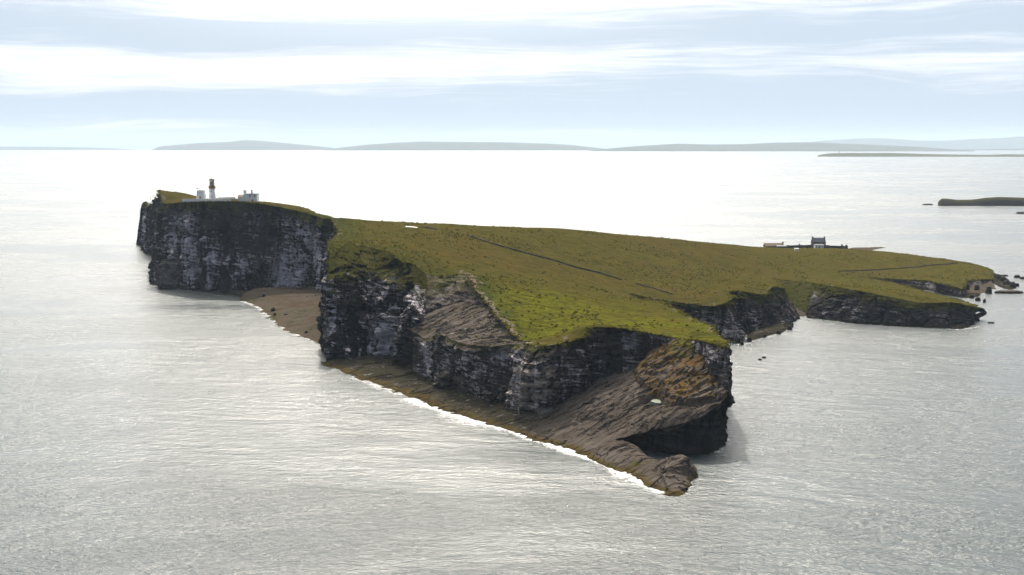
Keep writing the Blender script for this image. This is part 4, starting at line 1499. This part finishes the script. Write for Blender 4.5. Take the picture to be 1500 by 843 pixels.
    # keepers' house: flat-roofed white block, two chimneys, lower wing with a dark red roof
    Y3 = 950.0
    c3 = Q(369.8, 294, Y3)
    b3 = float(ground(c3[0], c3[1] - 4))
    zt = float(Q(370, 284.6, Y3 - 4)[2]) - b3
    t = thing('keepers_house', 'flat roofed white keepers house with two chimneys beside the cliff top', 'house', (c3[0], Y3, b3))
    MB().box(-4.3, 4.4, -4, 4, -2.5, zt).build('wall', M['white'], t)
    MB().box(-4.45, 4.55, -4.15, 4.15, zt + .002, zt + .3).build('roof', M['slate'], t)
    for x0 in (-1.5, 2.2):
        w = MB().box(x0, x0 + .9, -4.06, -3.9, zt - 2.0, zt - .7).build('window', M['glassdark'], t)
    MB().box(.3, 1.2, -4.07, -3.9, -.6, 1.5).build('door', M['redpaint'], t)
    ch = MB().box(-.9, .35, -.6, .6, zt + .302, zt + 2.6).build('chimney', M['white'], t)
    MB().box(-1.0, .45, -.7, .7, zt + 2.602, zt + 2.9).build('chimney_cap', M['ochre'], ch)
    MB().box(-6.9, -4.302, -3.2, 3.2, -2.5, zt - .35).build('side_wing', M['white'], t)
    ch = MB().box(-6.6, -4.6, -.7, .7, zt - .34, zt + 2.3).build('chimney', M['white'], t)
    MB().box(-6.75, -4.45, -.85, .85, zt + 2.302, zt + 2.75).build('chimney_cap', M['ochre'], ch)
    MB().box(-10.6, -6.902, -2.6, 2.8, -1.5, zt - 2.6).build('outhouse', M['white'], t)
    MB().roof(-10.8, -6.91, -3.0, 3.2, zt - 2.6, zt - .8).build('outhouse_roof', M['brownroof'], t)
    # white marker posts on the right
    for px, lab in ((384.5, 'short white post beside the keepers house, left of two'), (390, 'short white post down the slope from the keepers house, right of two')):
        p = Q(px, 297, 938)
        z = float(ground(p[0], p[1]))
        t = thing('marker_post', lab, 'post', (p[0], p[1], z), group='white posts by the keepers house')
        MB().box(-.35, .35, -.3, .3, -.4, 1.0, .05, .05).build('post', M['white'], t)
        MB().box(-.42, .42, -.37, .37, 1.002, 1.15).build('cap', M['concrete'], t)


lighthouse()


# ------------------------------------------------------------------ farm
def farm():
    Y = 1150.0
    s = Y / F

    def at(px, Yd, dy=0):
        p = Q(px, 365, Yd)
        return p[0], Yd, float(ground(p[0], Yd))
    # house
    x, y, z = at(1198.5, Y)
    Z = lambda py, Yd=Y: float(Q(1198, py, Yd)[2]) - z
    t = thing('farmhouse', 'two storey dark stone farmhouse with slate roof and a chimney on each gable', 'house', (x, y, z))
    hw = 9.8 * s
    MB().box(-hw, hw, -3.2, 3.2, -2, Z(354.5)).build('wall', M['housestone'], t)
    MB().gable(-hw, hw, -3.2, 3.2, Z(354.5) + .002, Z(349.2)).build('gable', M['housestone'], t)
    MB().roof(-hw + .35, hw - .35, -3.55, 3.55, Z(354.8), Z(348.9)).build('roof', M['slate'], t)
    for sx in (-1, 1):
        ch = MB().box(sx * (hw - .75) - .7, sx * (hw - .75) + .7, -.6, .6, Z(350.2), Z(347.2)).build('chimney', M['housestone'], t)
        for dx in (-.3, .3):
            MB().lathe([(.16, Z(347.2)), (.13, Z(347.2) + .55)], 10, sx * (hw - .75) + dx, 0).build('chimney_pot', M['ochre'], ch)
    for k, wx in enumerate((-3.6, 0, 3.6)):
        w = MB().box(wx - .5, wx + .5, -3.26, -3.1, Z(357.4), Z(355.4)).build('window', M['glassdark'], t)
        MB().box(wx - .65, wx + .65, -3.4, -3.1, Z(357.4) - .15, Z(357.4)).build('sill', M['concrete'], w)
    # white annex in front
    Y2 = Y - 14
    x, y, z2 = at(1199.3, Y2)
    zz = lambda py: float(Q(1198, py, Y2)[2]) - z2
    t = thing('white_cottage', 'low whitewashed building standing right in front of the stone farmhouse', 'cottage', (x, y, z2))
    h = max(2.8, zz(359.8))
    MB().box(-4.1, 4.1, -2.2, 2.2, -1.5, h).build('wall', M['white'], t)
    MB().roof(-4.3, 4.3, -2.5, 2.5, h + .01, h + .9).build('roof', M['slate'], t)
    MB().box(-.45, .5, -2.26, -2.1, -.2, 2.0).build('door', M['glassdark'], t)
    for wx in (-2.6, 2.6):
        MB().box(wx - .4, wx + .4, -2.26, -2.1, .9, 1.9).build('window', M['glassdark'], t)
    # barn
    Y3 = 1118.0
    x, y, z3 = at(1133, Y3)
    zz = lambda py: float(Q(1133, py, Y3)[2]) - z3
    t = thing('barn', 'long low stone barn with a rusty brown roof at the left end of the farm', 'barn', (x, y, z3), 0.10)
    h = zz(360.5)
    MB().box(-8.6, 9.0, -3, 3, -2, h).build('wall', M['housestone'], t)
    MB().gable(-8.6, 9.0, -3, 3, h + .002, zz(356.9)).build('gable', M['housestone'], t)
    MB().roof(-8.8, 8.4, -3.3, 3.3, h - .1, zz(356.6)).build('roof', M['brownroof'], t)
    MB().box(8.0, 9.2, -.6, .6, zz(357.4), zz(354.6)).build('chimney', M['housestone'], t)
    MB().box(-5.6, -4.0, -3.08, -2.9, -.2, h - .8).build('door', M['glassdark'], t)
    # byre in front of the barn
    x, y, z4 = at(1145, Y3 - 9)
    t = thing('byre', 'small grey lean-to byre in front of the right end of the barn', 'shed', (x, y, z4))
    MB().box(-4.4, 4.4, -1.8, 1.8, -1.5, 1.5).build('wall', M['housestone'], t)
    v = [(-4.6, -2.0, 1.5), (4.6, -2.0, 1.5), (4.6, 2.0, 2.3), (-4.6, 2.0, 2.3), (-4.6, -2.0, 1.7), (4.6, -2.0, 1.7), (4.6, 2.0, 2.5), (-4.6, 2.0, 2.5)]
    MB().add(v, [(3, 2, 1, 0), (4, 5, 6, 7), (0, 1, 5, 4), (1, 2, 6, 5), (2, 3, 7, 6), (3, 0, 4, 7)]).build('roof', M['slate'], t)
    # little white shed
    p = onland(1166.6, 367.3)
    t = thing('shed', 'tiny white shed on the grass between the barn and the white cottage', 'shed', p)
    MB().box(-1.7, 1.7, -1.2, 1.2, -.6, 1.5).build('wall', M['white'], t)
    MB().roof(-1.85, 1.85, -1.4, 1.4, 1.51, 2.0).build('roof', M['concrete'], t)

    # farmyard walls with ruined stubs
    def drystone(name, pts, h, th, label, jag=0.25, seed=0, cat='stone wall', rnd=None):
        P = np.array(pts)
        R = resample(P[:, :2], 1.6)
        zt = ground(R[:, 0], R[:, 1])
        tn = np.gradient(R, axis=0)
        o2 = np.stack([tn[:, 1], -tn[:, 0]], 1)
        o2 /= np.linalg.norm(o2, axis=1)[:, None]
        hv = h * (1 + jag * fbm(R[:, 0] / 3, R[:, 1] / 3, 0, seed, 3))
        v, f = [], []
        org = np.r_[R[0], zt[0]]
        for i in range(len(R)):
            for sgn, wd in ((-1, th), (1, th)):
                q = R[i] + o2[i] * sgn * wd / 2
                q2 = R[i] + o2[i] * sgn * wd * .36
                v += [(q[0] - org[0], q[1] - org[1], zt[i] - .7 - org[2]), (q2[0] - org[0], q2[1] - org[1], zt[i] + hv[i] - org[2])]
        for i in range(len(R) - 1):
            a, c = i * 4, i * 4 + 4
            f += [(a, c, c + 1, a + 1), (a + 2, a + 3, c + 3, c + 2), (a + 1, c + 1, c + 3, a + 3)]
        f += [(0, 1, 3, 2), (4 * len(R) - 4, 4 * len(R) - 2, 4 * len(R) - 1, 4 * len(R) - 3)]
        ob = obj(name, v, f, M['stone'], None, False)
        ob.location = org
        return tag(ob, label, cat)
    G = lambda px, Yd: Q(px, 365, Yd)
    drystone('yard_wall', [G(1150, 1128), G(1170, 1134), G(1189, 1140)], 3.0, .8, 'long dark yard wall between the barn and the farmhouse', .12, 3)
    drystone('yard_wall', [G(1207, 1145), G(1222, 1148), G(1240, 1150)], 2.8, .8, 'dark yard wall running right from the farmhouse to the ruined stubs', .2, 4)
    for px, w, h, lab in ((1171, 1.2, 4.4, 'dark stub rising from the yard wall left of the farmhouse'), (1233, 1.1, 4.4, 'thin ruined stone stub on the yard wall right of the farmhouse'),
                          (1239.5, 1.7, 4.0, 'thick ruined stone stub at the end of the right yard wall')):
        Yd = 1136 if px < 1200 else 1147
        p = G(px, Yd)
        lump_obj = MB()
        rr = [(w, -.6), (w * .95, h * .4), (w * .8, h * .75), (w * .55, h * .95), (w * .2, h)]
        lump_obj.lathe(rr, 11)
        o = lump_obj.build('ruined_stub', M['stone'])
        o.location = (p[0], Yd, float(ground(p[0], Yd)))
        o.rotation_euler = (0.03, 0.05, px)
        tag(o, lab, 'ruin')
    # dykes over the turf
    ln = [onland(x, y) for x, y in [(686, 346.5), (712, 355), (740, 363), (775, 373), (810, 382), (845, 393), (880, 401), (911, 411)]]
    drystone('field_dyke', ln, .8, .45, 'long dark field dyke crossing the middle of the grassy slope', .3, 6)
    ln = [onland(x, y) for x, y in [(932, 416.5), (960, 424), (985, 431.5)]]
    drystone('field_dyke', ln, 0.7, .5, 'short lower stretch of dyke just above the first inlet', .4, 7)
    ln = [onland(x, y) for x, y in [(1228, 398), (1258, 397.3), (1290, 396), (1322, 393.5), (1350, 391), (1380, 388.3), (1402, 386.3)]]
    drystone('field_dyke', ln, .8, .6, 'dark field dyke crossing the low eastern end of the island', .3, 8)
    ln = [onland(x, y) for x, y in [(616, 333), (628, 335), (640, 337)]]
    drystone('field_dyke', ln, .7, .8, 'tiny dark scrap of dyke on the crest by the pale pad', .4, 9)
    # pale pad on the crest
    p = onland(603, 333.2)
    m = MB().box(-4.0, 4.0, -4, 4, -.6, .3)
    o = m.build('concrete_pad', M['concrete'])
    o.location = p
    o.rotation_euler = (-0.02, 0.09, 0)
    tag(o, 'small pale concrete pad lying on the grassy crest', 'concrete pad')
    # beacon on the low island
    d = 10350.0
    p = Q(1229, 223.8, d)
    t = thing('beacon', 'tiny dark beacon tower on the far low island', 'beacon', (p[0], d, p[2] - 6))
    MB().lathe([(3.2, -2), (2.6, 14), (2.4, 18)], 16).build('tower', M['slate'], t, True)
    MB().lathe([(1.8, 18.01), (1.8, 20), (.3, 21.5)], 16).build('lantern', M['darkmetal'], t)


farm()

# ------------------------------------------------------------------ the air
def haze():
    m, g = mat("haze_air")
    v = g.new('ShaderNodeVolumePrincipled', {'Color': (0.58, 0.71, 0.86), 'Density': 3.1e-5, 'Anisotropy': 0.1})
    o = g.new('ShaderNodeOutputMaterial')
    g.nt.links.new(v.outputs[0], o.inputs['Volume'])
    b = MB().box(-63000, 63000, -63000, 63000, -330, 420)
    struct(b.build('haze', m), 'stuff')


haze()
